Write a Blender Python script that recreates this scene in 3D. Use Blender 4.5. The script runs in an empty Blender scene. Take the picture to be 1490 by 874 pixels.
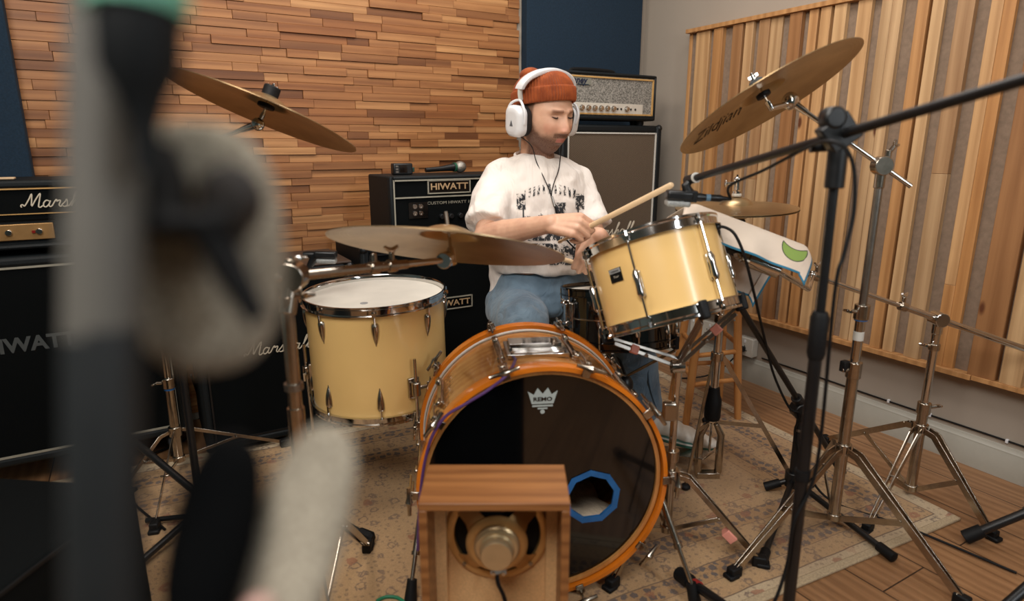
import bpy, bmesh, math, random
from mathutils import Vector, Matrix, noise
from mathutils.bvhtree import BVHTree
random.seed(7)
PI = math.pi
R = math.radians
C = bpy.context.scene.collection
# ---- where the camera stands (metres; X along the back wall, Y towards it) ----
CF, CX, CY, CH = 920.0, 745.0, 437.0, 1.08
PIT = math.atan(227/920); YAW = R(30.3)
cp, sp = math.cos(PIT), math.sin(PIT)
cy_, sy_ = math.cos(YAW), math.sin(YAW)
def K(u, v, z=0.0):            # drum-kit frame (right, forward, up) -> room
    return Vector((u*cy_+v*sy_, -u*sy_+v*cy_, z))
def KV(u, v, z=0.0): return K(u, v, z)
def ray(px, py):
    x = (px-CX)/CF; y = (py-CY)/CF
    return x, cp-y*sp, -sp-y*cp
def zk(px, py, z):             # measured point at height z -> kit frame
    u, v, w = ray(px, py); t = (z-CH)/w; return (u*t, v*t, z)
def vk(px, py, vv):            # measured point at forward distance vv -> kit frame
    u, v, w = ray(px, py); t = vv/v; return (u*t, vv, CH+w*t)
def Pv(px, py, vv): return K(*vk(px, py, vv))
def Pz(px, py, z): return K(*zk(px, py, z))
def PX(px, py, X):
    r = K(*ray(px, py)); t = X/r.x; return Vector((X, r.y*t, CH+r.z*t))
def PY(px, py, Y):
    r = K(*ray(px, py)); t = Y/r.y; return Vector((r.x*t, Y, CH+r.z*t))

def frame(o, z, x=None):       # matrix whose Z axis is z
    z = Vector(z).normalized()
    x = Vector(x) if x is not None else (Vector((1,0,0)) if abs(z.x) < .9 else Vector((0,1,0)))
    y = z.cross(x)
    if y.length < 1e-6: y = z.cross(Vector((0,1,0)))
    y.normalize(); x = y.cross(z)
    m = Matrix((x, y, z)).transposed().to_4x4(); m.translation = Vector(o); return m
def smooth_pts(pts, n=6):      # Catmull-Rom
    pts = [Vector(p) for p in pts]
    if len(pts) < 3: return pts
    out = []
    for i in range(len(pts)-1):
        a = pts[max(i-1,0)]; b = pts[i]; c = pts[i+1]; d = pts[min(i+2,len(pts)-1)]
        for k in range(n):
            t = k/n
            out.append(.5*((2*b)+(c-a)*t+(2*a-5*b+4*c-d)*t*t+(3*b-a-3*c+d)*t**3))
    out.append(pts[-1]); return out

LOG = []
class MB:
    def __init__(s, xf=None):
        s.v = []; s.f = []; s.t = []; s.xf = xf or Matrix.Identity(4); s.tone = .5
    def add(s, vs, fs, tone=None):
        b = len(s.v); s.v += [s.xf @ Vector(p) for p in vs]
        s.f += [tuple(b+i for i in f) for f in fs]; s.t += [s.tone if tone is None else tone]*len(fs); return s
    def box(s, c, d, rot=None, tone=None):
        hx, hy, hz = d[0]/2, d[1]/2, d[2]/2
        vs = [Vector((x*hx, y*hy, z*hz)) for x in (-1,1) for y in (-1,1) for z in (-1,1)]
        if rot is not None: vs = [rot @ p for p in vs]
        c = Vector(c)
        return s.add([c+p for p in vs], [(0,1,3,2),(4,6,7,5),(0,4,5,1),(2,3,7,6),(0,2,6,4),(1,5,7,3)], tone)
    def b2(s, x0, x1, y0, y1, z0, z1, tone=None):
        return s.box(((x0+x1)/2,(y0+y1)/2,(z0+z1)/2), (x1-x0,y1-y0,z1-z0), None, tone)
    def tube(s, pts, r, seg=12, closed=False, caps=True, flat=None, tone=None):
        pts = [Vector(p) for p in pts]; n = len(pts)
        rs = r if isinstance(r, (list, tuple)) else [r]*n
        tg = []
        for i in range(n):
            a = pts[(i-1) % n] if (closed or i > 0) else pts[i]
            b = pts[(i+1) % n] if (closed or i < n-1) else pts[i]
            d = (b-a); tg.append(d.normalized() if d.length > 1e-9 else Vector((0,0,1)))
        up = Vector((0,0,1)) if abs(tg[0].z) < .9 else Vector((1,0,0))
        if flat is not None: up = Vector(flat[0])
        nx = tg[0].cross(up).normalized(); vs = []
        for i in range(n):
            nx = (nx - tg[i]*nx.dot(tg[i]))
            nx = nx.normalized() if nx.length > 1e-6 else tg[i].orthogonal().normalized()
            ny = tg[i].cross(nx)
            for k in range(seg):
                a = 2*PI*k/seg
                w = flat[1] if flat else 1
                vs.append(pts[i] + nx*math.cos(a)*rs[i] + ny*math.sin(a)*rs[i]*w)
        fs = []
        m = n if closed else n-1
        for i in range(m):
            j = (i+1) % n
            for k in range(seg):
                l = (k+1) % seg
                fs.append((i*seg+k, i*seg+l, j*seg+l, j*seg+k))
        if caps and not closed:
            fs.append(tuple(reversed(range(seg)))); fs.append(tuple((n-1)*seg+k for k in range(seg)))
        return s.add(vs, fs, tone)
    def cyl(s, a, b, r, r2=None, seg=20): return s.tube([a, b], [r, r if r2 is None else r2], seg)
    def lathe(s, prof, seg=40, m=None, closed=False, tone=None):   # prof: (radius, z)
        m = m or Matrix.Identity(4); n = len(prof); vs = []; fs = []
        for (r, z) in prof:
            for k in range(seg):
                a = 2*PI*k/seg; vs.append(m @ Vector((r*math.cos(a), r*math.sin(a), z)))
        for i in range(n if closed else n-1):
            j = (i+1) % n
            for k in range(seg):
                l = (k+1) % seg; fs.append((i*seg+k, i*seg+l, j*seg+l, j*seg+k))
        if not closed:
            if prof[0][0] > 1e-5: fs.append(tuple(reversed(range(seg))))
            if prof[-1][0] > 1e-5: fs.append(tuple((n-1)*seg+k for k in range(seg)))
        return s.add(vs, fs, tone)
    def ell(s, c, rad, m=None, seg=20, rings=12, tone=None):
        m3 = m or Matrix.Identity(3); c = Vector(c); vs = []; fs = []
        rad = rad if isinstance(rad, (list,tuple)) else (rad,)*3
        vs.append(c + m3 @ Vector((0,0,rad[2])))
        for i in range(1, rings):
            t = PI*i/rings
            for k in range(seg):
                a = 2*PI*k/seg
                vs.append(c + m3 @ Vector((rad[0]*math.sin(t)*math.cos(a), rad[1]*math.sin(t)*math.sin(a), rad[2]*math.cos(t))))
        vs.append(c + m3 @ Vector((0,0,-rad[2]))); L = len(vs)-1
        for k in range(seg):
            l = (k+1) % seg
            fs.append((0, 1+k, 1+l)); fs.append((L, 1+(rings-2)*seg+l, 1+(rings-2)*seg+k))
            for i in range(rings-2): fs.append((1+i*seg+k, 1+(i+1)*seg+k, 1+(i+1)*seg+l, 1+i*seg+l))
        return s.add(vs, fs, tone)
    def cap(s, a, b, ra, rb, seg=16):     # tapered capsule
        a = Vector(a); b = Vector(b); s.ell(a, ra, None, seg, 10); s.ell(b, rb, None, seg, 10)
        return s.tube([a, b], [ra, rb], seg)
    def prism(s, poly, z0, z1, m=None, tone=None):
        m = m or Matrix.Identity(4); n = len(poly)
        vs = [m @ Vector((x, y, z0)) for x, y in poly] + [m @ Vector((x, y, z1)) for x, y in poly]
        fs = [tuple(reversed(range(n))), tuple(range(n, 2*n))] + [(i, (i+1) % n, n+(i+1) % n, n+i) for i in range(n)]
        return s.add(vs, fs, tone)
    def build(s, name, mat, parent=None, bevel=0, smooth=True, angle=35, local=False, recalc=True, bseg=2):
        me = bpy.data.meshes.new(name)
        vs = s.v
        if parent is not None and not local:
            inv = WM(parent).inverted(); vs = [inv @ p for p in vs]
        me.from_pydata([tuple(p) for p in vs], [], s.f)
        at = me.attributes.new('tone', 'FLOAT', 'FACE')
        at.data.foreach_set('value', s.t)
        if recalc:
            bm = bmesh.new(); bm.from_mesh(me); bmesh.ops.recalc_face_normals(bm, faces=bm.faces); bm.to_mesh(me); bm.free()
        if smooth:
            me.polygons.foreach_set('use_smooth', [True]*len(me.polygons)); me.set_sharp_from_angle(angle=R(angle))
        o = bpy.data.objects.new(name, me); C.objects.link(o); LOG.append(o)
        if mat is not None: me.materials.append(mat)
        if parent is not None: o.parent = parent
        if bevel:
            md = o.modifiers.new('bevel', 'BEVEL'); md.width = bevel; md.segments = bseg; md.limit_method = 'ANGLE'; md.angle_limit = R(40)
        return o
def WM(o):
    m = o.matrix_basis.copy()
    while o.parent is not None: o = o.parent; m = o.matrix_basis @ m
    return m
def tag(o, label=None, cat=None, group=None, kind=None):
    if label: o['label'] = label
    if cat: o['category'] = cat
    if group: o['group'] = group
    if kind: o['kind'] = kind
    return o
def thing(name, loc, label, cat, group=None, rz=0):
    o = bpy.data.objects.new(name, None); C.objects.link(o); o.empty_display_size = .05
    o.location = loc; o.rotation_euler = (0,0,rz); return tag(o, label, cat, group)
def struct(mb, name, mat, **k):
    o = mb.build(name, mat, **k); o['kind'] = 'structure'; return o
def copy_tree(o, parent=None, name=None):
    c = o.copy(); C.objects.link(c); c.parent = parent
    for ch in [x for x in bpy.data.objects if x.parent == o]: copy_tree(ch, c)
    return c
def text(s, size, m, name, mat, parent, depth=.0006, shear=0, bold=0, align='CENTER', sx=1, spacing=1):
    cu = bpy.data.curves.new(name, 'FONT'); cu.body = s; cu.size = size; cu.extrude = depth; cu.shear = shear
    cu.offset = bold; cu.align_x = align; cu.align_y = 'CENTER'; cu.space_character = spacing; cu.resolution_u = 3
    t = bpy.data.objects.new(name, cu); C.objects.link(t)
    bpy.context.view_layer.update()
    me = bpy.data.meshes.new_from_object(t.evaluated_get(bpy.context.evaluated_depsgraph_get()))
    bpy.data.objects.remove(t); bpy.data.curves.remove(cu)
    mm = (WM(parent).inverted() @ m) if parent is not None else m
    me.transform(mm @ Matrix.Diagonal((sx,1,1,1)))
    o = bpy.data.objects.new(name, me); C.objects.link(o); LOG.append(o); me.materials.clear(); me.materials.append(mat)
    if parent is not None: o.parent = parent
    return o

# ------------------------------------------------------------------ materials
def lin(c): return tuple(((x/255)/12.92 if x/255 <= .04045 else ((x/255+.055)/1.055)**2.4) for x in c)
class NT:
    def __init__(s, name):
        s.m = bpy.data.materials.new(name); s.m.use_nodes = True; s.t = s.m.node_tree; s.n = s.t.nodes; s.b = s.n['Principled BSDF']
    def nd(s, ty, **k):
        n = s.n.new(ty)
        for a, b in k.items(): setattr(n, a, b)
        return n
    def ln(s, a, b): s.t.links.new(a, b)
    def val(s, sock, v):
        if hasattr(v, 'is_output') or isinstance(v, bpy.types.NodeSocket): s.ln(v, sock)
        else: sock.default_value = v
    def math(s, op, a, b=0.0, c=None):
        n = s.nd('ShaderNodeMath', operation=op); s.val(n.inputs[0], a); s.val(n.inputs[1], b)
        if c is not None: s.val(n.inputs[2], c)
        return n.outputs[0]
    def mix(s, f, a, b, mode='MIX'):
        n = s.nd('ShaderNodeMix', data_type='RGBA', blend_type=mode)
        s.val(n.inputs[0], f)
        for i, x in ((6, a), (7, b)):
            if isinstance(x, tuple): x = (*x, 1) if len(x) == 3 else x
            s.val(n.inputs[i], x)
        return n.outputs[2]
    def ramp(s, f, stops, interp='LINEAR'):
        n = s.nd('ShaderNodeValToRGB'); n.color_ramp.interpolation = interp; e = n.color_ramp.elements
        while len(e) < len(stops): e.new(.5)
        for i, (p, c) in enumerate(stops):
            e[i].position = p; e[i].color = (*c, 1) if isinstance(c, tuple) else (c, c, c, 1)
        s.ln(f, n.inputs[0]); return n.outputs[0]
    def co(s, scale=(1,1,1), loc=(0,0,0), rot=(0,0,0), kind='Object'):
        t = s.nd('ShaderNodeTexCoord'); m = s.nd('ShaderNodeMapping')
        m.inputs['Scale'].default_value = scale; m.inputs['Location'].default_value = loc; m.inputs['Rotation'].default_value = rot
        s.ln(t.outputs[kind], m.inputs[0]); return m.outputs[0]
    def noise(s, vec, scale=5, detail=3, rough=.5, dist=0, out=0):
        n = s.nd('ShaderNodeTexNoise'); n.inputs['Scale'].default_value = scale; n.inputs['Detail'].default_value = detail
        n.inputs['Roughness'].default_value = rough; n.inputs['Distortion'].default_value = dist
        if vec is not None: s.ln(vec, n.inputs['Vector'])
        return n.outputs[out]
    def bump(s, h, strength=.3, dist=.01):
        n = s.nd('ShaderNodeBump'); n.inputs['Strength'].default_value = strength; n.inputs['Distance'].default_value = dist
        s.ln(h, n.inputs['Height']); s.ln(n.outputs[0], s.b.inputs['Normal'])
    def set(s, **k):
        for a, v in k.items():
            nm = {'base':'Base Color','rough':'Roughness','metal':'Metallic','coat':'Coat Weight','spec':'Specular IOR Level','alpha':'Alpha','trans':'Transmission Weight','sheen':'Sheen Weight','sss':'Subsurface Weight','crough':'Coat Roughness','aniso':'Anisotropic'}[a]
            if a == 'base' and isinstance(v, tuple): v = (*v, 1)
            s.val(s.b.inputs[nm], v)
        return s
def mat(name, rgb, rough=.5, metal=0, var=.12, vs=30, bump=0, bs=200, bd=.002, **k):
    n = NT(name); c = lin(rgb); v = n.co()
    f = n.noise(v, vs, 3)
    base = n.mix(n.ramp(f, [(.3, 0.0), (.7, 1.0)]), tuple(x*(1-var) for x in c), tuple(min(1, x*(1+var)) for x in c))
    n.set(base=base, metal=metal, **k)
    r = n.math('MULTIPLY_ADD', n.noise(v, vs*1.7, 2), rough*.3, rough*.85); n.ln(r, n.b.inputs['Roughness'])
    if bump: n.bump(n.noise(v, bs, 2), bump, bd)
    return n.m
def wood(name, c1, c2, axis=1, rough=.45, scale=1, tonec=None, coat=0, knots=False, tonevar=.0):
    n = NT(name)
    sc = [14*scale]*3; sc[axis] = 1.1*scale
    at = n.nd('ShaderNodeAttribute', attribute_name='tone')
    tc = n.nd('ShaderNodeTexCoord'); off = n.nd('ShaderNodeVectorMath', operation='MULTIPLY_ADD')
    n.ln(at.outputs['Fac'], off.inputs[0]); off.inputs[1].default_value = (37.3, 53.1, 71.7); n.ln(tc.outputs['Object'], off.inputs[2])
    mp = n.nd('ShaderNodeMapping'); mp.inputs['Scale'].default_value = sc; n.ln(off.outputs[0], mp.inputs[0])
    a = n.noise(mp.outputs[0], 1.2, 4, .55, 1.2)
    sc2 = [90*scale]*3; sc2[axis] = 3*scale
    mp2 = n.nd('ShaderNodeMapping'); mp2.inputs['Scale'].default_value = sc2; n.ln(off.outputs[0], mp2.inputs[0])
    b = n.noise(mp2.outputs[0], 1.5, 3)
    w = n.nd('ShaderNodeTexWave'); w.wave_type = 'RINGS'; w.rings_direction = 'XYZ'[axis]; w.inputs['Scale'].default_value = .7; w.inputs['Distortion'].default_value = 5; w.inputs['Detail'].default_value = 3
    n.ln(mp.outputs[0], w.inputs[0])
    f = n.math('ADD', n.math('MULTIPLY', a, .5), n.math('ADD', n.math('MULTIPLY', w.outputs[1], .22), n.math('MULTIPLY', b, .3)))
    base = n.mix(n.ramp(f, [(.3, 0.0), (.75, 1.0)]), lin(c1), lin(c2))
    if tonec:
        tr = n.ramp(at.outputs['Fac'], [(i/(len(tonec)-1), lin(c)) for i, c in enumerate(tonec)])
        base = n.mix(1.0, base, tr, 'MULTIPLY')
        g = n.nd('ShaderNodeGamma'); n.ln(base, g.inputs[0]); g.inputs[1].default_value = 1; base = g.outputs[0]
    if knots:
        kp = n.nd('ShaderNodeMapping'); ks = [8.0]*3; ks[axis] = 3.2; kp.inputs['Scale'].default_value = ks; n.ln(off.outputs[0], kp.inputs[0])
        vo = n.nd('ShaderNodeTexVoronoi'); vo.inputs['Scale'].default_value = 1; n.ln(kp.outputs[0], vo.inputs['Vector'])
        kn = n.ramp(vo.outputs['Distance'], [(.05, 1.0), (.10, 0.0)])
        base = n.mix(kn, base, lin((96, 52, 26)))
    n.set(base=base, rough=rough, coat=coat); n.bump(b, .12, .001)
    return n.m
M = {}
M['chrome'] = mat('chrome', (205,203,200), .09, 1, .03)
M['chrome2'] = mat('worn_chrome', (178,168,155), .22, 1, .12, 60)
M['steel'] = mat('dull_steel', (150,145,138), .35, 1, .1)
M['black'] = mat('black_metal', (16,17,19), .38, 0, .2, bump=.05)
M['rubber'] = mat('black_rubber', (11,12,14), .6, 0, .2, bump=.2, spec=.3)
M['plastic'] = mat('black_plastic', (18,20,22), .4, 0, .2)
M['tolex'] = mat('black_tolex', (15,21,24), .6, 0, .25, 200, bump=.6, bs=420, bd=.001, spec=.3)
M['cloth_black'] = mat('black_grille_cloth', (6,9,10), .9, 0, .4, 500, bump=.3, bs=700, spec=.12)
M['piping'] = mat('grey_piping', (150,146,132), .5, 0, .1)
M['gold'] = mat('gold_piping', (190,150,92), .45, 0, .1)
M['white'] = mat('white_plastic', (225,226,228), .35, 0, .03, coat=.2)
M['white2'] = mat('off_white_plastic', (205,203,195), .5, 0, .04)
M['cream'] = mat('cream_drum_wrap', (238,197,126), .3, 0, .03, 6, coat=.35, crough=.12)
M['head'] = mat('coated_drum_head', (222,217,205), .6, 0, .06, 12, bump=.15, bs=300)
M['orange'] = mat('orange_lacquer', (214,118,26), .2, 0, .12, 8, coat=.6, crough=.08)
M['honey'] = wood('honey_maple_lacquer', (178,114,56), (206,150,86), 2, .2, 1, coat=1)
M['black_gloss'] = mat('black_gloss', (8,9,10), .08, 0, .1, coat=.5, crough=.03)
M['blue_tape'] = mat('blue_tape', (30,92,150), .45, 0, .15, 40)
M['pink_tape'] = mat('pink_tape', (228,150,132), .6, 0, .1)
M['blue'] = mat('navy_fabric', (20,42,60), .95, 0, .18, 160, bump=.5, bs=900)
M['plaster'] = mat('grey_beige_wall_paint', (166,154,140), .9, 0, .03, 3, bump=.1, bs=300)
M['teal_wall'] = mat('pale_teal_wall_paint', (118,142,146), .9, 0, .05, 3)
M['skirt'] = mat('white_gloss_paint', (170,166,154), .5, 0, .03)
M['socket'] = mat('white_socket', (205,200,188), .4, 0, .03)
M['taupe'] = mat('taupe_acoustic_fabric', (138,118,100), .95, 0, .12, 60, bump=.5, bs=800)
M['pine'] = wood('pine_slats', (176,148,116), (216,192,160), 2, .55, 1, [(190,150,112),(225,210,190),(255,236,208),(232,190,140),(255,246,230)], knots=True)
M['clad'] = wood('oak_cladding_blocks', (160,118,80), (208,166,122), 0, .5, 1.3, [(150,118,88),(206,178,150),(235,212,184),(196,160,124),(255,240,216)])
M['beech'] = wood('varnished_beech', (176,116,62), (206,146,86), 2, .35, 1)
M['veneer'] = wood('walnut_veneer', (112,68,35), (158,106,60), 0, .4, 1.6)
M['ply'] = mat('raw_particle_board', (214,170,118), .7, 0, .12, 300, bump=.3, bs=500)
M['stick'] = mat('hickory', (214,184,146), .5, 0, .08, 20)
M['logo'] = mat('cream_logo', (206,196,176), .4, 0, .05)
M['purple'] = mat('purple_cable', (84,52,104), .5, 0, .1)
# ------------------------------------------------------------------ the room
XR, YB, XL, YF, ZC = 2.385, 2.71, -1.9, -2.1, 2.6
def floor_mat():
    n = NT('oak_floor_boards'); v = n.co(rot=(0,0,R(90)))
    br = n.nd('ShaderNodeTexBrick'); br.offset = .37
    for k, x in {'Scale':1,'Brick Width':1.9,'Row Height':.185,'Mortar Size':.0022,'Mortar Smooth':.3,'Bias':0}.items(): br.inputs[k].default_value = x
    br.inputs['Color1'].default_value = (0,0,0,1); br.inputs['Color2'].default_value = (1,1,1,1); br.inputs['Mortar'].default_value = (.5,.5,.5,1)
    n.ln(v, br.inputs['Vector'])
    g = n.noise(n.co((22,1.6,22)), 1.2, 5, .6, 1.5); g2 = n.noise(n.co((120,4,120)), 1, 2)
    w = n.nd('ShaderNodeTexWave'); w.wave_type = 'BANDS'; w.bands_direction = 'X'; w.inputs['Scale'].default_value = 5; w.inputs['Distortion'].default_value = 9; w.inputs['Detail'].default_value = 2; w.inputs['Detail Scale'].default_value = .6
    n.ln(n.co((2,.35,2)), w.inputs[0])
    f = n.math('ADD', n.math('MULTIPLY', g, .5), n.math('ADD', n.math('MULTIPLY', w.outputs[1], .2), n.math('MULTIPLY', g2, .3)))
    base = n.mix(n.ramp(f, [(.3,0.0),(.75,1.0)]), lin((136,97,64)), lin((178,134,94)))
    sep = n.nd('ShaderNodeSeparateColor'); n.ln(br.outputs[0], sep.inputs[0])
    base = n.mix(1.0, base, n.ramp(sep.outputs[0], [(0,(.78,.76,.74)),(1,(1.0,1.0,1.0))]), 'MULTIPLY')
    base = n.mix(br.outputs[1], base, lin((52,34,22)))
    n.set(base=base, rough=n.math('MULTIPLY_ADD', g, .2, .32)); n.bump(n.math('SUBTRACT', g2, br.outputs[1]), .25, .002)
    return n.m
struct(MB().b2(XL-.1, XR+.1, YF-.1, YB+.1, -.1, 0), 'floor', floor_mat(), smooth=False)
struct(MB().b2(XL-.1, XR+.1, YF-.1, YB+.1, ZC, ZC+.1), 'ceiling', mat('white_ceiling_paint', (205,200,190), .9, 0, .02), smooth=False)
struct(MB().b2(XR, XR+.1, YF-.1, YB+.1, 0, ZC), 'wall_right', M['plaster'], smooth=False)
struct(MB().b2(XL-.1, XR+.1, YB, YB+.1, 0, ZC), 'wall_back', M['plaster'], smooth=False)
struct(MB().b2(XL-.1, XL, YF-.1, YB+.1, 0, ZC), 'wall_left', M['teal_wall'], smooth=False)
struct(MB().b2(XL-.1, XR+.1, YF-.1, YF, 0, ZC), 'wall_front', M['teal_wall'], smooth=False)
# cladding of short oak blocks of uneven thickness
cl = MB(); z = 0.0
while z < ZC-.03:
    h = random.choice([.029, .031, .031, .033]); h = min(h, ZC-z); x = -.36-random.random()*.2
    while x < 1.60:
        w = random.choice([.09,.13,.17,.21,.26,.30,.24,.12]); x1 = min(x+w, 1.612)
        x0 = max(x, -.36)
        if x1-x0 > .012:
            t = random.choice([.015,.017,.019,.021,.025])
            cl.b2(x0+.0005, x1-.0005, YB-t, YB, z+.0004, z+h-.0006, random.random()**.9)
        x = x1 if x1 < 1.61 else 9
    z += h
struct(cl, 'trim_1', M['clad'], bevel=.0007, smooth=False, bseg=1)
# moulded skirting boards
prof = [(0,0),(-.018,0),(-.018,.082),(-.014,.088),(-.014,.094),(-.009,.099),(-.006,.108),(0,.110)]
bb = MB(); bb.prism(prof, YF, YB, Matrix(((1,0,0,XR),(0,0,1,0),(0,1,0,0),(0,0,0,1)))); struct(bb, 'baseboard_right', M['skirt'])
bb = MB(); bb.prism(prof, XL, XR, Matrix(((0,0,1,0),(1,0,0,YB),(0,1,0,0),(0,0,0,1)))); struct(bb, 'baseboard_back', M['skirt'])
# thin black cable clipped above the skirting
cb = thing('wall_cable', (XR-.004, 1.2, .13), 'thin black cable clipped along the wall just above the white skirting board', 'cable')
ys = [YF+.3+i*.12 for i in range(38)]
MB().tube([Vector((XR-.004, y, .128+.001*math.sin(y*9))) for y in ys if y < 1.80], .0032, 8).build('cable_run', M['rubber'], cb)
for y in (.55,.83,1.07,1.22,1.37,1.55,1.72):
    MB().b2(XR-.010, XR, y-.004, y+.004, .122, .135).build('clip', M['white'], cb, bevel=.001)
# navy fabric panels
for i, (x0, x1, z0, lab) in enumerate([(1.632, 2.32, .9, 'tall navy fabric acoustic panel on the wall behind the orange beanie'), (-.62, -.30, .9, 'navy fabric acoustic panel at the left edge above the gold-fronted amplifier')]):
    p = MB(); p.b2(x0, x1, YB-.055, YB-.0, z0, 2.45)
    if i: p = MB().b2(-.88, -.292, YB-.09, YB-.032, .55, 2.45)
    tag(p.build('acoustic_panel', M['blue'], bevel=.006), lab, 'wall panel', 'navy wall panels')
# pine slat panel on the right wall
sl = thing('slat_panel', (XR, 1.3, .31), 'large wall panel of vertical pine slats over taupe fabric', 'wall panel')
XP = XR-.045
MB().b2(XP+.006, XR-.001, -.4, 2.335, .335, 1.585).build('fabric_backing', M['taupe'], sl)
fr = MB(); fr.tone = .7
fr.b2(XP-.028, XR-.001, -.4, 2.34, 1.585, 1.603); fr.b2(XP-.03, XR-.001, .94, 2.34, .318, .336); fr.b2(XP-.027, XR-.001, -.4, .938, .320, .336)
fr.b2(XP-.0, XR-.001, 2.322, 2.34, .336, 1.585)
fr.build('frame', M['pine'], sl, bevel=.001)
edges = [(1013.6,1032.7,49),(1039,1052,43),(1066.7,1080.7,38),(1085,1096.5,34),(1105.6,1120,29),(1122.6,1139.7,25),(1150,1167.7,20),(1178.6,1191.4,14),(1195.5,1210,9),(1215.6,1233,4),(1249.7,1269.8,1),(1283.8,1299,1),(1299.2,1314,1),(1335.7,1352.5,1),(1357.7,1374.8,1),(1394,1419.4,1),(1443,1461,1),(1461.2,1479.7,1)]
tn = [.55,.78,.05,.9,.12,.35,.02,.8,.6,.5,.55,.3,.95,.7,.45,.15,.6,.75]
th = [.012,.02,.02,.018,.016,.008,.02,.016,.018,.018,.016,.016,.019,.02,.016,.02,.018,.014]
s_ = MB(); lastY = 0
for (a, b, y), t, d in zip(edges, tn, th):
    ya = PX(a, y, XP-d+.003).y; yb = PX(b, y, XP-d+.003).y
    if t > 0.0:
        zc = .85+random.random()*.5 if t in (.15,.12) else 0
        if t in (.15,.6,.12): 
            s_.b2(XP-d+.003, XP+.0065, yb, ya-.0, .336, zc if zc else .62, (t+.13) % 1); s_.b2(XP-d+.003, XP+.0065, yb, ya, (zc if zc else .62)+.0006, 1.585, t)
        else: s_.b2(XP-d+.003, XP+.0065, yb, ya, .336, 1.585, t)
    lastY = yb
y = lastY-.05
while y > -.36:
    w = random.choice([.04,.06,.08]); s_.b2(XP-.022, XP+.0065, y-w, y, .336, 1.585, random.random()); y -= w+random.choice([.012,.04,.05])
s_.build('slats', M['pine'], sl, bevel=.0012)
# sockets
def socket(y, z, lab, w=.146, plug=False):
    t = thing('wall_socket', (XR, y, z), lab, 'socket')
    MB().b2(XR-.032, XR-.0, y-w/2, y+w/2, z-.043, z+.043).build('back_box', M['socket'], t, bevel=.004)
    MB().b2(XR-.040, XR-.0325, y-w/2-.001, y+w/2+.001, z-.0435, z+.0435).build('face_plate', M['socket'], t, bevel=.003)
    for s in ((-.036, .036) if w > .1 else (0,)):
        h = MB()
        for dy, dz, a, b in ((0,.008,.004,.008),(-.011,-.012,.007,.004),(.011,-.012,.007,.004)): h.b2(XR-.0408, XR-.0400, y+s+dy-a/2, y+s+dy+a/2, z+dz-b/2-.004, z+dz+b/2-.004)
        h.build('pin_holes', M['black'], t)
        MB().b2(XR-.043, XR-.0402, y+s*1.5-.005, y+s*1.5+.005, z+.020, z+.034).build('rocker_switch', M['white'], t, bevel=.001)
    return t
socket(1.872, .168, 'white wall socket with a black plug, below the slat panel', .086)
socket(2.14, .190, 'white wall socket without a plug, behind the wooden stool legs', .146)
pl = thing('power_plug', (XR-.05, 1.872, .168), 'black plug with its cable in the white socket below the slats', 'plug')
MB().b2(XR-.075, XR-.0435, 1.86, 1.884, .148, .172).build('plug_body', M['rubber'], pl, bevel=.005)
MB().tube(smooth_pts([(XR-.07,1.872,.156),(XR-.10,1.88,.12),(XR-.14,1.93,.05),(XR-.22,2.0,.008),(XR-.45,2.15,.006),(XR-.6,2.35,.006)]), .0035, 8).build('plug_cable', M['rubber'], pl)
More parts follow.
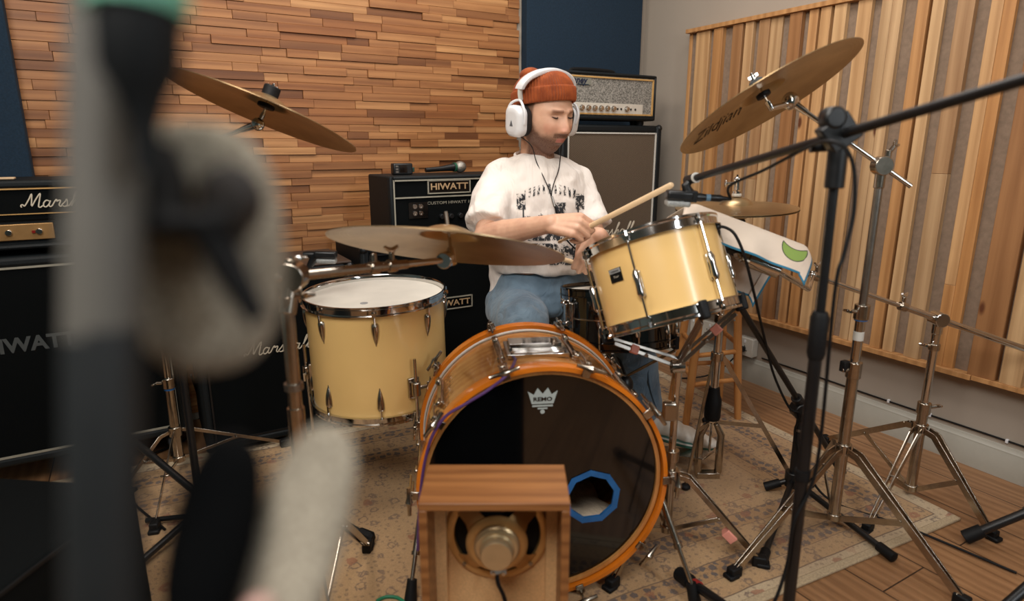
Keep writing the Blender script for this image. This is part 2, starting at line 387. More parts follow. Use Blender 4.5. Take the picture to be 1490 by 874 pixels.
# rug
def rug_mat(hx, hy):
    n = NT('faded_persian_rug'); tc = n.nd('ShaderNodeTexCoord'); sp_ = n.nd('ShaderNodeSeparateXYZ')
    wob = n.nd('ShaderNodeVectorMath', operation='MULTIPLY_ADD'); nz = n.noise(n.co(), 9, 2, out=1)
    n.ln(nz, wob.inputs[0]); wob.inputs[1].default_value = (.012,.012,0); n.ln(tc.outputs['Object'], wob.inputs[2])
    n.ln(wob.outputs[0], sp_.inputs[0])
    dx = n.math('SUBTRACT', hx, n.math('ABSOLUTE', sp_.outputs[0])); dy = n.math('SUBTRACT', hy, n.math('ABSOLUTE', sp_.outputs[1]))
    d = n.math('MINIMUM', dx, dy)
    tan_ = lin((196,160,116)); tan2 = lin((182,144,100)); navy = lin((82,82,88)); cream = lin((206,184,150)); rust = lin((160,100,72))
    S = 1/.5
    dark = lin((120,98,80))
    band = n.ramp(n.math('MULTIPLY', d, S), [(0,cream),(.040*S,dark),(.0435*S,tan_),(.098*S,dark),(.1010*S,tan2),(.156*S,dark),(.159*S,tan_),(.245*S,dark),(.248*S,tan2),(.300*S,dark),(.303*S,tan_),(.352*S,dark),(.3545*S,tan_)], 'CONSTANT')
    nb_ = n.ramp(n.math('MULTIPLY', d, S), [(0,0.0),(.1015*S,1.0),(.156*S,0.0),(.248*S,1.0),(.300*S,0.0)], 'CONSTANT')
    def motif(scale, lo, hi, rnd=1, stretch=(1,1,1)):
        mp = n.nd('ShaderNodeMapping'); mp.inputs['Scale'].default_value = stretch; n.ln(wob.outputs[0], mp.inputs[0])
        vo = n.nd('ShaderNodeTexVoronoi'); vo.inputs['Scale'].default_value = scale; vo.inputs['Randomness'].default_value = rnd; n.ln(mp.outputs[0], vo.inputs['Vector'])
        dd = n.math('ADD', vo.outputs['Distance'], n.math('MULTIPLY', n.math('SUBTRACT', n.noise(mp.outputs[0], scale*3.2, 3, .6), .5), .62))
        return n.ramp(dd, [(lo-.02, 0.0),(lo, 1.0),(hi, 1.0),(hi+.03, 0.0)]), vo.outputs['Color']
    m1, c1 = motif(19, .18, .27, .8); m2, c2 = motif(13, .02, .20, .8, (1,1.2,1)); m3, c3 = motif(52, .05, .22, .6); m4, c4 = motif(34, .02, .33, .5)
    band = n.mix(n.math('MULTIPLY', n.math('MULTIPLY', nb_, m4), .85), band, navy)
    # long arcs of the medallions
    inner = n.ramp(d, [(.35,0.0),(.36,1.0)])
    sel = n.nd('ShaderNodeSeparateColor'); n.ln(c2, sel.inputs[0]); on = n.ramp(sel.outputs[0], [(.45,0.0),(.5,1.0)])
    base = n.mix(n.math('MULTIPLY', m3, .5), band, lin((112,92,80)))
    base = n.mix(n.math('MULTIPLY', m1, .62), base, lin((104,88,84)))
    base = n.mix(n.math('MULTIPLY', n.math('MULTIPLY', m2, on), .7), base, rust)
    big = n.noise(n.co(), 1.7, 3); base = n.mix(n.math('MULTIPLY', n.ramp(big, [(.42,0.0),(.62,1.0)]), .35), base, lin((150,116,86)))
    fine = n.noise(n.co(), 330, 2); base = n.mix(1.0, base, n.ramp(fine, [(.3,.74),(.7,1.0)]), 'MULTIPLY')
    n.set(base=base, rough=.95, sheen=.2); n.bump(fine, .5, .002); return n.m
rhx, rhy = 1.30, .70
rug = thing('persian_rug', (.72, 1.755, .0), 'faded beige Persian rug with blue borders under the drum kit', 'rug', rz=R(-4.5))
cor = WM(rug) @ Vector((rhx, -rhy, 0)); rug.location += Vector((1.985, .775, 0)) - cor; rug.location.z = 0
r_ = MB(); nx, ny = 60, 40
top = [[(-rhx+2*rhx*i/nx, -rhy+2*rhy*j/ny, .008+.0012*noise.noise(Vector((i*.3,j*.3,1)))) for j in range(ny+1)] for i in range(nx+1)]
vs = [p for row in top for p in row]; fs = [(i*(ny+1)+j, (i+1)*(ny+1)+j, (i+1)*(ny+1)+j+1, i*(ny+1)+j+1) for i in range(nx) for j in range(ny)]
r_.add(vs, fs); r_.b2(-rhx,rhx,-rhy,-rhy+.004,0.0005,.0083); r_.b2(-rhx,rhx,rhy-.004,rhy,0.0005,.0083); r_.b2(-rhx,-rhx+.004,-rhy,rhy,0.0005,.0083); r_.b2(rhx-.004,rhx,-rhy,rhy,0.0005,.0083)
r_.build('pile', rug_mat(rhx, rhy), rug, local=True, recalc=False)
fr = MB()
for i in range(2): fr.b2(-rhx, rhx, (-1 if i else 1)*rhy-.012, (-1 if i else 1)*rhy+.012, .0005, .0095)
fr.build('bound_edge', mat('rug_edge_binding', (178,158,128), .95, 0, .2, 200, bump=.5, bs=400), rug, local=True, bevel=.003)
RUGZ = .0085

# ------------------------------------------------------------------ amplifiers
SCRIPT = {  # strokes of a flowing script wordmark, x advance per letter
 'M': ([[(-.30,.02),(-.36,.14),(-.26,.22),(-.12,.12),(.10,.62),(.22,.98),(.26,.55),(.30,.08),(.52,.60),(.74,1.0),(.74,.55),(.72,.06),(.84,-.02),(.98,.10)]], .98),
 'a': ([[(.36,.42),(.18,.48),(.04,.30),(.06,.06),(.22,.0),(.38,.22),(.44,.46),(.38,.12),(.48,0),(.62,.12)]], .60),
 'r': ([[(.0,.12),(.14,.46),(.22,.50),(.24,.38),(.38,.46),(.46,.40),(.40,.12),(.50,.0),(.60,.10)]], .56),
 's': ([[(0,.1),(.2,.36),(.28,.52),(.34,.28),(.34,.06),(.18,-.02),(.08,.04)],[(.2,-.02),(.42,.02),(.54,.12)]], .50),
 'h': ([[(0,.12),(.26,.60),(.40,.98),(.32,1.04),(.22,.70),(.12,.0)],[(.12,.0),(.26,.36),(.40,.46),(.44,.30),(.40,.04),(.52,.0),(.64,.12)]], .62),
 'l': ([[(0,.12),(.24,.56),(.38,.98),(.30,1.04),(.20,.70),(.14,.16),(.22,.0),(.38,.10)]], .36),
}
def script_word(s, h, m, parent, matl=None, name='logo'):
    mb = MB(m); x = 0
    w = sum(SCRIPT[c][1] for c in s)
    x = -w/2
    for i, c in enumerate(s):
        st, adv = SCRIPT[c]
        for line in st:
            pts = smooth_pts([Vector(((x+px_+py_*.22)*h, (py_-.5)*h, .0015)) for px_, py_ in line], 4)
            mb.tube(pts, h*.045, 8, flat=((0,0,1), .6))
        x += adv
    return mb.build(name, matl or M['logo'], parent)
MF = lambda x, y, z: Matrix(((1,0,0,x),(0,0,-1,y),(0,1,0,z),(0,0,0,1)))   # face frame looking towards -Y
def rect_loop(x0, x1, z0, z1, y, r): return [(x0,y,z0),(x1,y,z0),(x1,y,z1),(x0,y,z1)]
def pipe_rect(mb, x0, x1, z0, z1, y, r=.003):
    mb.b2(x0,x1,y-r,y+r,z0-r,z0+r); mb.b2(x0,x1,y-r,y+r,z1-r,z1+r); mb.b2(x0-r,x0+r,y-r,y+r,z0-r,z1+r); mb.b2(x1-r,x1+r,y-r,y+r,z0-r,z1+r)
def amp_cab(name, x0, x1, z0, z1, yf, yb, label, grille, pip, group=None, lip=.03, wheels=True, cat='speaker cabinet'):
    t = thing(name, ((x0+x1)/2, (yf+yb)/2, z0), label, cat, group)
    c = MB(); c.b2(x0,x1,yf+.015,yb,z0,z1)
    for a in ((x0,x0+lip,z0,z1),(x1-lip,x1,z0,z1)): c.b2(a[0],a[1],yf,yf+.02,a[2],a[3])
    c.b2(x0+lip,x1-lip,yf,yf+.02,z0,z0+lip); c.b2(x0+lip,x1-lip,yf,yf+.02,z1-lip,z1)
    c.build('cabinet_shell', M['tolex'], t, bevel=.012)
    MB().b2(x0+lip,x1-lip,yf+.006,yf+.0149,z0+lip,z1-lip).build('grille', grille, t)
    p = MB(); pipe_rect(p, x0+lip+.002, x1-lip-.002, z0+lip+.002, z1-lip-.002, yf+.004); p.build('piping', pip, t)
    for sx in (0,1):
        for sz in (0,1):
            X = x1 if sx else x0; Z = z1 if sz else z0
            MB().ell((X-.012*(1 if sx else -1), yf+.012, Z-.012*(1 if sz else -1)), .0165).build('corner_protector', M['plastic'], t)
    for s, X in ((-1,x0),(1,x1)):
        h = MB(); h.b2(X-.004 if s > 0 else X-.002, X+.002 if s > 0 else X+.004, (yf+yb)/2-.07, (yf+yb)/2+.07, (z0+z1)/2-.05, (z0+z1)/2+.05)
        h.build('side_handle', M['plastic'], t, bevel=.004)
    return t
def feet(t, x0, x1, yf, yb, z0, h):
    for x in (x0+.05, x1-.05):
        for y in (yf+.05, yb-.05): MB().cyl((x,y,z0-h),(x,y,z0+.002),.018,.021).build('rubber_foot', M['rubber'], t)
def casters(t, x0, x1, yf, yb, z0):
    for x in (x0+.06, x1-.06):
        for y in (yf+.06, yb-.06):
            w = MB().cyl((x-.012,y,z0*.45),(x+.012,y,z0*.45),z0*.45); w.b2(x-.016,x+.016,y-.01,y+.01,z0*.5,z0+.002); w.build('caster', M['rubber'], t, bevel=.001)
gr_brown = NT('brown_basketweave_grille'); v = gr_brown.co()
wv = gr_brown.nd('ShaderNodeTexChecker'); wv.inputs['Scale'].default_value = 210; gr_brown.ln(v, wv.inputs[0])
gr_brown.set(base=gr_brown.mix(wv.outputs[1], lin((74,62,50)), lin((110,94,76))), rough=.9); gr_brown.bump(wv.outputs[1], .5, .002)
gr_silver = NT('silver_sparkle_grille'); v = gr_silver.co()
gr_silver.set(base=gr_silver.mix(gr_silver.ramp(gr_silver.noise(v, 240, 2), [(.4,0.0),(.6,1.0)]), lin((92,90,84)), lin((156,152,144))), rough=.8)
gr_silver.bump(gr_silver.noise(v, 240, 2), .5, .002)
# left stack
GP = 'stacked guitar amplifiers along the back wall'
a = amp_cab('speaker_cabinet', -.72, .058, .10, .755, 2.34, 2.60, 'black speaker cabinet with grey piping standing at the far left below the gold-fronted amplifier', M['cloth_black'], M['piping'])
casters(a, -.72, .058, 2.34, 2.60, .10)
text('HIWATT', .062, MF(-.345, 2.3455, .485), 'lettering', mat('dull_grey_lettering', (70,74,74), .5), a, sx=1.0, bold=.002)
def amp_head(name, x0, x1, z0, z1, yf, yb, label):
    t = thing(name, ((x0+x1)/2, (yf+yb)/2, z0), label, 'amplifier')
    return t
h = amp_head('guitar_amplifier', -.70, .05, .775, .975, 2.36, 2.62, 'black guitar amplifier with a gold control panel and cream script logo, at the far left')
MB().b2(-.70,.05,2.375,2.62,.775,.978).b2(-.70,.05,2.352,2.38,.955,.978).b2(-.70,.05,2.352,2.38,.775,.79).b2(.025,.05,2.352,2.38,.775,.978).b2(-.70,-.675,2.352,2.38,.775,.978).build('amp_case', M['tolex'], h, bevel=.008)
MB().b2(-.67,.022,2.362,2.3745,.862,.952).build('front_cloth', M['cloth_black'], h)
p = MB(); p.b2(-.675,.025,2.355,2.3615,.951,.955); p.b2(-.675,.025,2.357,2.3615,.878,.8805); p.build('piping', M['gold'], h)
MB().b2(-.67,-.235,2.360,2.3745,.802,.850).build('control_panel', mat('brushed_gold', (172,134,86), .35, .6, .08), h, bevel=.002)
for i in range(8):
    kn = MB().cyl((-.293-.034*i-(.018 if i else -.022),2.352,.826),(-.293-.034*i-(.018 if i else -.022),2.3605,.826),.0085,.0095); kn.build('knob', M['chrome'] if i < 9 else M['black'], h, bevel=.001)
MB().b2(-.289,-.281,2.354,2.3602,.822,.830).build('indicator_lamp', mat('red_lamp', (120,20,16), .3), h)
script_word('Marshall', .040, MF(-.20, 2.3605, .918), h)
feet(h, -.70, .05, 2.36, 2.62, .775, .0195)
MB()
b = tag(MB().b2(-.36,-.31,2.37,2.41,.980,.986).build('spare_drumstick_case', M['stick'], bevel=.002), 'small pale wooden offcut lying on the gold-fronted amplifier at the left', 'offcut'); b.name = 'wood_offcut'
# small cabinet behind the floor tom
a = amp_cab('speaker_cabinet', .10, .655, .03, .655, 2.28, 2.62, 'black speaker cabinet with cream script logo standing behind the floor tom', M['cloth_black'], M['black'])
feet(a, .10, .655, 2.28, 2.62, .03, .03)
MB().b2(.105,.65,2.285,2.61,.6552,.664).build('top_board', mat('brown_leatherette', (70,54,44), .5, 0, .2), a, bevel=.003)
script_word('Marshall', .046, MF(.372, 2.2855, .382), a)
# mid stack
a = amp_cab('speaker_cabinet', .68, 1.43, .05, .712, 2.26, 2.62, 'black speaker cabinet with a HIWATT badge behind the drummer, under the matching amplifier', M['cloth_black'], M['black'])
feet(a, .68, 1.43, 2.26, 2.62, .05, .05)
def hiwatt_badge(t, xc, zc, w, y):
    hh = w*.27
    MB().b2(xc-w/2,xc+w/2,y-.003,y,zc-hh/2,zc+hh/2).build('badge', M['black_gloss'], t)
    p = MB(); pipe_rect(p, xc-w/2, xc+w/2, zc-hh/2, zc+hh/2, y-.003, .0022); p.build('badge_frame', M['piping'], t)
    text('HIWATT', w*.19, MF(xc, y-.0035, zc), 'badge_lettering', mat('badge_gold', (196,166,128), .4, .3), t, sx=1.22, bold=.0006)
hiwatt_badge(a, 1.045, .458, .172, 2.2655)
h = amp_head('guitar_amplifier', .797, 1.50, .732, .966, 2.25, 2.50, 'black guitar amplifier with grey piping and a HIWATT badge beside the drummer')
c = MB(); c.b2(.797,1.50,2.265,2.50,.732,.966); c.b2(.797,.812,2.25,2.27,.732,.966); c.b2(1.485,1.5,2.25,2.27,.732,.966); c.b2(.812,1.485,2.25,2.27,.951,.966); c.b2(.812,1.485,2.25,2.27,.732,.744)
c.build('amp_case', M['tolex'], h, bevel=.012)
p = MB(); pipe_rect(p, .813, 1.484, .745, .950, 2.252, .0026); p.b2(.813,1.484,2.25,2.256,.884,.889); p.build('piping', M['piping'], h)
MB().b2(.815,1.482,2.256,2.2649,.746,.949).build('front_panel', M['cloth_black'], h)
hiwatt_badge(h, 1.037, .923, .176, 2.2555)
text('CUSTOM HIWATT 100', .0155, MF(1.045, 2.2553, .862), 'lettering', M['piping'], h, sx=1.3)
MB().b2(.868,.945,2.252,2.256,.808,.868).build('input_plate', M['black_gloss'], h)
for i in range(2):
    for j in range(2):
        MB().lathe([(.0085,0),(.0085,.004),(.004,.004),(.004,.001)], 16, MF(.892+i*.024, 2.252, .853-j*.026)).build('jack_socket', M['chrome'], h)
for i in range(6): MB().cyl((1.0+i*.04,2.240,.81),(1.0+i*.04,2.256,.81),.009,.011).build('knob', M['plastic'], h, bevel=.001)
feet(h, .797, 1.5, 2.25, 2.50, .732, .0195)
# things on the HIWATT head
pg = PY(585, 238, 2.36)
g = thing('guitar_tuner', (pg.x, 2.36, .966), 'small black box with a screen lying on the HIWATT amplifier', 'gadget')
MB().b2(pg.x-.042,pg.x+.036,2.34,2.375,.967,1.010).build('tuner_body', M['plastic'], g, bevel=.005)
MB().b2(pg.x-.018,pg.x+.012,2.338,2.3405,.975,1.003).build('screen', M['black_gloss'], g)
MB().b2(pg.x+.036,pg.x+.047,2.35,2.365,.976,.994).build('plug', mat('dark_green_plastic', (20,60,50), .4), g, bevel=.002)
for i in range(3): MB().b2(pg.x-.034,pg.x-.024,2.338,2.3405,.975+i*.0105,.981+i*.0105).build('button', M['steel'], g)
m_ = thing('handheld_microphone', (1.12, 2.38, .966), 'hand microphone with a silver ball grille lying on the HIWATT amplifier', 'microphone')
MB().tube([(.99,2.37,.982),(1.055,2.375,.985),(1.10,2.38,.989),(1.118,2.382,.990)], [.009,.010,.014,.016], 16).build('mic_body', M['plastic'], m_)
MB().cyl((1.117,2.382,.99),(1.126,2.383,.99),.0185).build('green_ring', mat('green_ring', (30,90,66), .5), m_)
MB().ell((1.148,2.385,.991), (.026,.0235,.0235)).build('grille_ball', mat('silver_mesh', (170,166,158), .4, .8, .2, 300, bump=.6, bs=600), m_)
# right stack
a = amp_cab('speaker_cabinet', 1.62, 2.20, .03, 1.166, 2.34, 2.64, 'tall black speaker cabinet with brown woven grille to the right of the drummer', gr_brown.m, M['white2'], lip=.034)
feet(a, 1.62, 2.20, 2.34, 2.64, .03, .03)
script_word('Marshall', .058, MF(1.905, 2.3425, .688), a)
h = amp_head('guitar_amplifier', 1.52, 2.145, 1.188, 1.388, 2.34, 2.58, 'guitar amplifier with sparkly grey cloth, gold piping and silver knobs on the tall brown-grilled cabinet')
x0, x1, z0, z1, yf = 1.535, 2.143, 1.186, 1.388, 2.33
c = MB(); c.b2(x0,x1,yf+.016,2.47,z0,z1); c.b2(x0,x0+.016,yf,yf+.02,z0,z1); c.b2(x1-.016,x1,yf,yf+.02,z0,z1); c.b2(x0,x1,yf,yf+.02,z1-.016,z1); c.b2(x0,x1,yf,yf+.02,z0,z0+.02)
c.build('amp_case', M['tolex'], h, bevel=.009)
MB().b2(x0+.016,x1-.016,yf+.007,yf+.0159,z0+.02,z1-.016).build('grille_cloth', gr_silver.m, h)
p = MB(); pipe_rect(p, x0+.021, x1-.021, z0+.026, z1-.022, yf+.004, .0032); p.build('piping', M['gold'], h)
MB().b2(x0+.03,2.065,yf+.002,yf+.0069,z0+.026,z0+.072).build('control_panel', mat('brushed_aluminium', (206,200,188), .45, .15, .05), h, bevel=.002)
for i, xx in enumerate((1.64,1.675,1.712,1.748,1.783,1.818,1.853,1.888,1.965)):
    MB().lathe([(.0125,0),(.0125,.006),(.009,.008),(.0085,.016),(0,.017)], 20, MF(xx, yf+.002, z0+.050)).build('knob', M['chrome'], h)
for xx in (1.914,1.935,1.992,2.018): MB().cyl((xx,yf-.001,z0+.049),(xx,yf+.003,z0+.049),.0045).build('switch', M['black'], h)
lb = thing
MB().b2(1.58,1.765,yf+.004,yf+.0069,1.332,1.366).build('name_plate', mat('silver_name_plate', (128,128,118), .5), h)
text('Laney', .040, MF(1.692, yf+.0038, 1.349), 'lettering', mat('navy_lettering', (22,34,60), .4), h, shear=.25, bold=.0012)
MB().b2(1.69,1.75,yf+.0030,yf+.0037,1.331,1.3345).build('underline', M['blue'], h)
MB().tube(smooth_pts([(1.70,2.40,1.388),(1.71,2.40,1.40),(1.82,2.40,1.404),(1.93,2.40,1.40),(1.94,2.40,1.388)]), .008, 10, flat=((0,1,0),.6)).build('carry_handle', M['rubber'], h)
feet(h, 1.60, 2.14, 2.33, 2.47, 1.187, .020)
# ------------------------------------------------------------------ drum kit
def Pd(px, py, d):             # measured point at axial depth d
    u, v, w = ray(px, py); p = K(u*d, v*d, 0); p.z = CH+w*d; return p
def hoop(mb, Rr, z, s=1, hgt=.020, m=None):      # pressed steel hoop, s=+1 flange up
    mb.lathe([(Rr+.003, z-.006*s),(Rr+.012, z-.006*s),(Rr+.012, z-.004*s),(Rr+.0055, z-.003*s),(Rr+.0055, z+hgt*.6*s),(Rr+.0085, z+hgt*.75*s),(Rr+.0085, z+hgt*s),(Rr+.0035, z+hgt*s),(Rr+.0015, z+hgt*.8*s),(Rr+.0015, z)], 72, m, closed=True)
def head_disc(mb, Rr, z, m=None): mb.lathe([(0,z),(Rr*.5,z),(Rr*.97,z),(Rr,z-.002),(Rr+.002,z-.008),(Rr-.004,z-.008),(Rr-.006,z-.004),(0,z-.003)], 64, m)
def tear_lug(m, L=.07, w=.011, d=.013):          # teardrop lug lying on a shell; local x outward, z along shell
    mb = MB(m); n = 14; seg = 14; vs = []; fs = []
    for i in range(n+1):
        t = i/n; ww = w*(math.sin(PI*min(1,t*.62+.38))**.8 if t < .98 else .15)*(1 if t > 0 else .75); dd = d*ww/w
        for k in range(seg):
            a = PI*k/(seg-1)-PI/2
            vs.append((math.cos(a)*dd, math.sin(a)*ww, -t*L))
    for i in range(n):
        for k in range(seg-1): fs.append((i*seg+k, i*seg+k+1, (i+1)*seg+k+1, (i+1)*seg+k))
        fs.append((i*seg+seg-1, i*seg, (i+1)*seg, (i+1)*seg+seg-1))
    fs.append(tuple(range(seg))); fs.append(tuple(n*seg+k for k in reversed(range(seg)))); mb.add(vs, fs); return mb
def at_ang(m, Rr, a, z, flip=1):                 # frame on a shell: x outward, z along the axis
    x = Vector((math.sin(a), -math.cos(a), 0)); zz = Vector((0,0,flip)); y = zz.cross(x)
    l = Matrix((x, y, zz)).transposed().to_4x4(); l.translation = x*Rr + Vector((0,0,z)); return m @ l
# kit axes as a matrix: x = right, y = forward, z = up
def KM(u, v, z, rx=0, ry=0, rz=0):
    b = Matrix((K(1,0,0), K(0,1,0), Vector((0,0,1)))).transposed().to_4x4(); b.translation = K(u, v, z)
    return b @ Matrix.Rotation(rz,4,'Z') @ Matrix.Rotation(rx,4,'X') @ Matrix.Rotation(ry,4,'Y')

# ---- floor tom
fc = vk(551, 500, 1.85); FU, FV = fc[0], fc[1]
ft = thing('floor_tom', K(FU, FV, RUGZ), 'large cream floor tom with chrome hoops on three long chrome legs', 'drum')
m = KM(FU, FV, .485, R(1.2), R(-1))
FR, FH = .203, .150
MB(m).lathe([(FR,-FH),(FR,FH),(FR-.007,FH),(FR-.007,-FH)], 80, closed=True).build('shell', M['cream'], ft)
b = MB(m); head_disc(b, FR+.001, FH+.008); b.build('drum_head', M['head'], ft)
b = MB(m); hoop(b, FR, FH+.004, 1); b.build('hoop', M['chrome'], ft)
b = MB(m); hoop(b, FR, -FH-.004, -1); b.build('hoop', M['chrome'], ft)
b = MB(m); head_disc(b, FR-.001, -FH-.001); b.build('drum_head', M['white2'], ft)
for i in range(8):
    a = R(11+45*i)
    for s in (1,-1):
        g = tear_lug(at_ang(m, FR-.001, a, s*(FH-.022), s), .066).build('lug', M['chrome2'], ft)
        r = MB(at_ang(m, FR+.009, a, s*(FH-.024), s)); r.tube([(0,0,0),(0,0,.026)], .0028, 8); r.box((-.0,0,.028),(.014,.013,.010)); r.tube([(0,0,.032),(0,0,.044)], .0035, 4); r.build('tension_rod', M['chrome'], ft)
MB(m).lathe([(0,0),(.011,0),(.011,.001),(0,.001)], 20, Matrix.Translation((-.01,-.10,FH+.0082))).build('head_print', mat('grey_print', (150,150,150), .6), ft)
lgs = [(R(38), .50), (R(-82), .53), (R(158), .5)]
for a, zt in lgs:
    q = at_ang(m, FR, a, -.075); b = MB(q)
    b.box((.004,0,0),(.010,.034,.060)); b.cyl((.018,0,-.020),(.018,0,.020),.013); b.tube([(.018,0,0),(.018,.034,0)], .006, 8); b.build('leg_bracket', M['chrome2'], ft, bevel=.002)
    w_ = MB(q); w_.box((.018,.040,0),(.006,.008,.026)); w_.build('wing_screw', M['chrome'], ft, bevel=.001)
    p0 = q @ Vector((.018,0,.09)); p1 = q @ Vector((.018,0,-.15)); o = K(FU,FV,0); out = (p1-o); out.z = 0; out.normalize()
    pts = [p0, p1, Vector((p1.x,p1.y,.12))+out*.0, Vector((p1.x,p1.y,.07))+out*.02, Vector((p1.x,p1.y,.025))+out*.045]
    pts = [p0, p1] + smooth_pts(pts[1:], 4)[1:]
    MB().tube(pts, .0048, 12).build('leg', M['chrome'], ft)
    e = pts[-1]; MB().tube([e+Vector((0,0,.012))-out*.004, Vector((e.x,e.y,RUGZ))+out*.006], [.009,.013], 14).build('rubber_foot', M['rubber'], ft)

# ---- bass drum
BR = .282
front = K(.076,1.325,.306); rear = K(.034,1.69,.306); ax = (front-rear).normalized(); BL = (front-rear).length
mB = frame((front+rear)/2, ax, K(1,0,0))
bd = thing('bass_drum', Vector(((front+rear)/2).to_tuple()[:2]+(RUGZ,)), 'honey-coloured bass drum with orange wooden hoops and a black front head', 'drum')
H2 = BL/2
MB(mB).lathe([(BR,-H2+.012),(BR,H2-.012),(BR-.009,H2-.012),(BR-.009,-H2+.012)], 96, closed=True).build('shell', M['honey'], bd)
for s in (1,-1):
    MB(mB).lathe([(BR+.003,s*(H2-.038)),(BR+.014,s*(H2-.036)),(BR+.0155,s*(H2-.018)),(BR+.014,s*(H2)),(BR+.004,s*(H2+.001))], 112, closed=True).build('hoop', M['orange'], bd)
    MB(mB).lathe([(BR+.001,s*(H2-.052)),(BR+.0045,s*(H2-.052)),(BR+.0045,s*(H2-.038)),(BR+.001,s*(H2-.038))], 96, closed=True).build('inner_ring', M['white2'], bd)
# front head with a taped port hole
hx, hy, hr = .117, -.045, .066
b = MB(mB); n = 80; vs = []; fs = []
zf = H2-.020
rings_ = []
inner = []
for k in range(n):
    a = 2*PI*k/n; inner.append((hx+hr*math.cos(a), hy+hr*math.sin(a)))
for t in (0,.25,.5,.75,1):
    for k in range(n):
        a = 2*PI*k/n; ox, oy = (BR+.002)*math.cos(a), (BR+.002)*math.sin(a)
        vs.append((inner[k][0]*(1-t)+ox*t, inner[k][1]*(1-t)+oy*t, zf))
for i in range(4):
    for k in range(n): fs.append((i*n+k, i*n+(k+1)%n, (i+1)*n+(k+1)%n, (i+1)*n+k))
b.add(vs, fs); b.build('front_head', mat('ebony_drum_head', (7,8,9), .10, 0, .1, coat=.4, crough=.04), bd, recalc=False)
tp = MB(mB); ng = 9
P_ = lambda r, k, z: (hx+r*math.cos(2*PI*(k+.3)/ng), hy+r*math.sin(2*PI*(k+.3)/ng), z)
for k in range(ng):
    tp.add([P_(hr-.009,k,zf+.003),P_(hr+.006,k,zf+.002),P_(hr+.006,k+1.06,zf+.002),P_(hr-.009,k+1.06,zf+.003),P_(hr-.008,k,zf-.006),P_(hr-.008,k+1.06,zf-.006)], [(0,1,2,3),(0,3,5,4)])
tp.build('port_tape', M['blue_tape'], bd, recalc=False)
b = MB(mB); head_disc(b, BR+.001, 0, Matrix.Translation((0,0,-H2+.02))); b.build('batter_head', M['head'], bd)
b = MB(); 
for i, (x, y, z, a_) in enumerate([(.04,-.20,0,.11),(.13,-.19,.05,.10),(-.06,-.21,-.02,.12),(.10,-.17,-.05,.09)]): b.ell(mB @ Vector((x,y,z)), (a_,.055,.09), mB.to_3x3())
pw = b.build('pillow', mat('white_pillow_cloth', (214,196,172), .9, 0, .06, 20, bump=.5, bs=60, bd=.01), None)
md = pw.modifiers.new('r', 'REMESH'); md.mode = 'VOXEL'; md.voxel_size = .008; sm_ = pw.modifiers.new('s', 'SMOOTH'); sm_.iterations = 12
tag(pw, 'white pillow inside the bass drum, seen through the blue-taped hole', 'pillow')
# crown emblem and wordmark
gm = M['logo_grey'] = mat('silver_print', (168,176,172), .5, 0, .03)
el = mB @ Matrix.Translation((-.004, .205, zf+.0006))
crown = [(-.022,.0),(-.024,.024),(-.0155,.016),(-.009,.030),(-.0045,.016),(0,.0195),(.0045,.016),(.009,.030),(.0155,.016),(.024,.024),(.022,0)]
el = el @ Matrix.Diagonal((1.25,1.25,1,1))
crown = [(-.020,-.004),(-.0275,.021),(-.0165,.014),(-.0095,.027),(0,.0155),(.0095,.027),(.0165,.014),(.0275,.021),(.020,-.004)]
cmb = MB(el); cmb.prism(crown, 0, .0004)
cmb.b2(-.019,.019,-.0095,-.0062,0,.0004); cmb.b2(-.009,.009,-.0145,-.0115,0,.0004); cmb.lathe([(0,0),(.0042,0),(.0042,.0004),(0,.0004)], 16, Matrix.Translation((0,-.0195,0)))
cmb.build('crown_emblem', gm, bd, smooth=False)
text('REMO', .0105, el @ Matrix.Translation((0,.005,.0008)), 'lettering', M['black_gloss'], bd, bold=.0003, sx=1.25)
# claws, T rods and lugs
for i in range(10):
    a = R(18+36*i)
    for s in (1,-1):
        x = Vector((math.sin(a), math.cos(a), 0)); z_ = Vector((0,0,s)); l = Matrix((x, z_.cross(x), z_)).transposed().to_4x4(); l.translation = x*(BR+.016)+Vector((0,0,s*H2)); q = mB @ l
        b = MB(q); b.box((.006,0,-.020),(.005,.022,.050)); b.box((-.004,0,.0045),(.022,.020,.005)); b.box((.012,0,-.012),(.012,.014,.020)); b.build('claw', M['chrome2'], bd, bevel=.0015)
        b = MB(q); b.tube([(.013,0,.028),(.013,0,-.09)], .003, 8)
        if i not in (9,0) or s > 0: b.tube([(.013,-.034,.026),(.013,-.012,.028),(.013,0,.031),(.013,.012,.028),(.013,.034,.026)], [.0045,.0050,.0085,.0050,.0045], 10)
        b.build('tension_rod', M['chrome2'], bd)
    x = Vector((math.sin(a), math.cos(a), 0)); l = Matrix((x, Vector((0,0,1)).cross(x), Vector((0,0,1)))).transposed().to_4x4(); l.translation = x*BR; q = mB @ l
    b = MB(q); b.box((.007,0,0),(.016,.019,.15)); b.box((.016,0,.070),(.012,.016,.03)); b.box((.016,0,-.070),(.012,.016,.03)); b.build('lug', M['chrome2'], bd, bevel=.005, bseg=3)
# tom holder plate on top of the shell
q = mB @ Matrix.Translation((0, BR, .02)) 
b = MB(q); b.box((0,.002,0),(.150,.010,.110)); b.box((0,.012,-.02),(.130,.012,.05))
for i in range(7): b.box((0,.010,.018+i*.0055),(.12,.003,.002))
b.build('tom_holder_plate', M['chrome'], bd, bevel=.003)
for sx in (-.06,.06):
    for sz in (-.045,.045): MB(q).cyl((sx,.004,sz),(sx,.012,sz),.006).build('screw', M['chrome2'], bd)
MB(q).cyl((.045,.012,0),(.045,.030,0),.008).build('screw', M['chrome2'], bd)
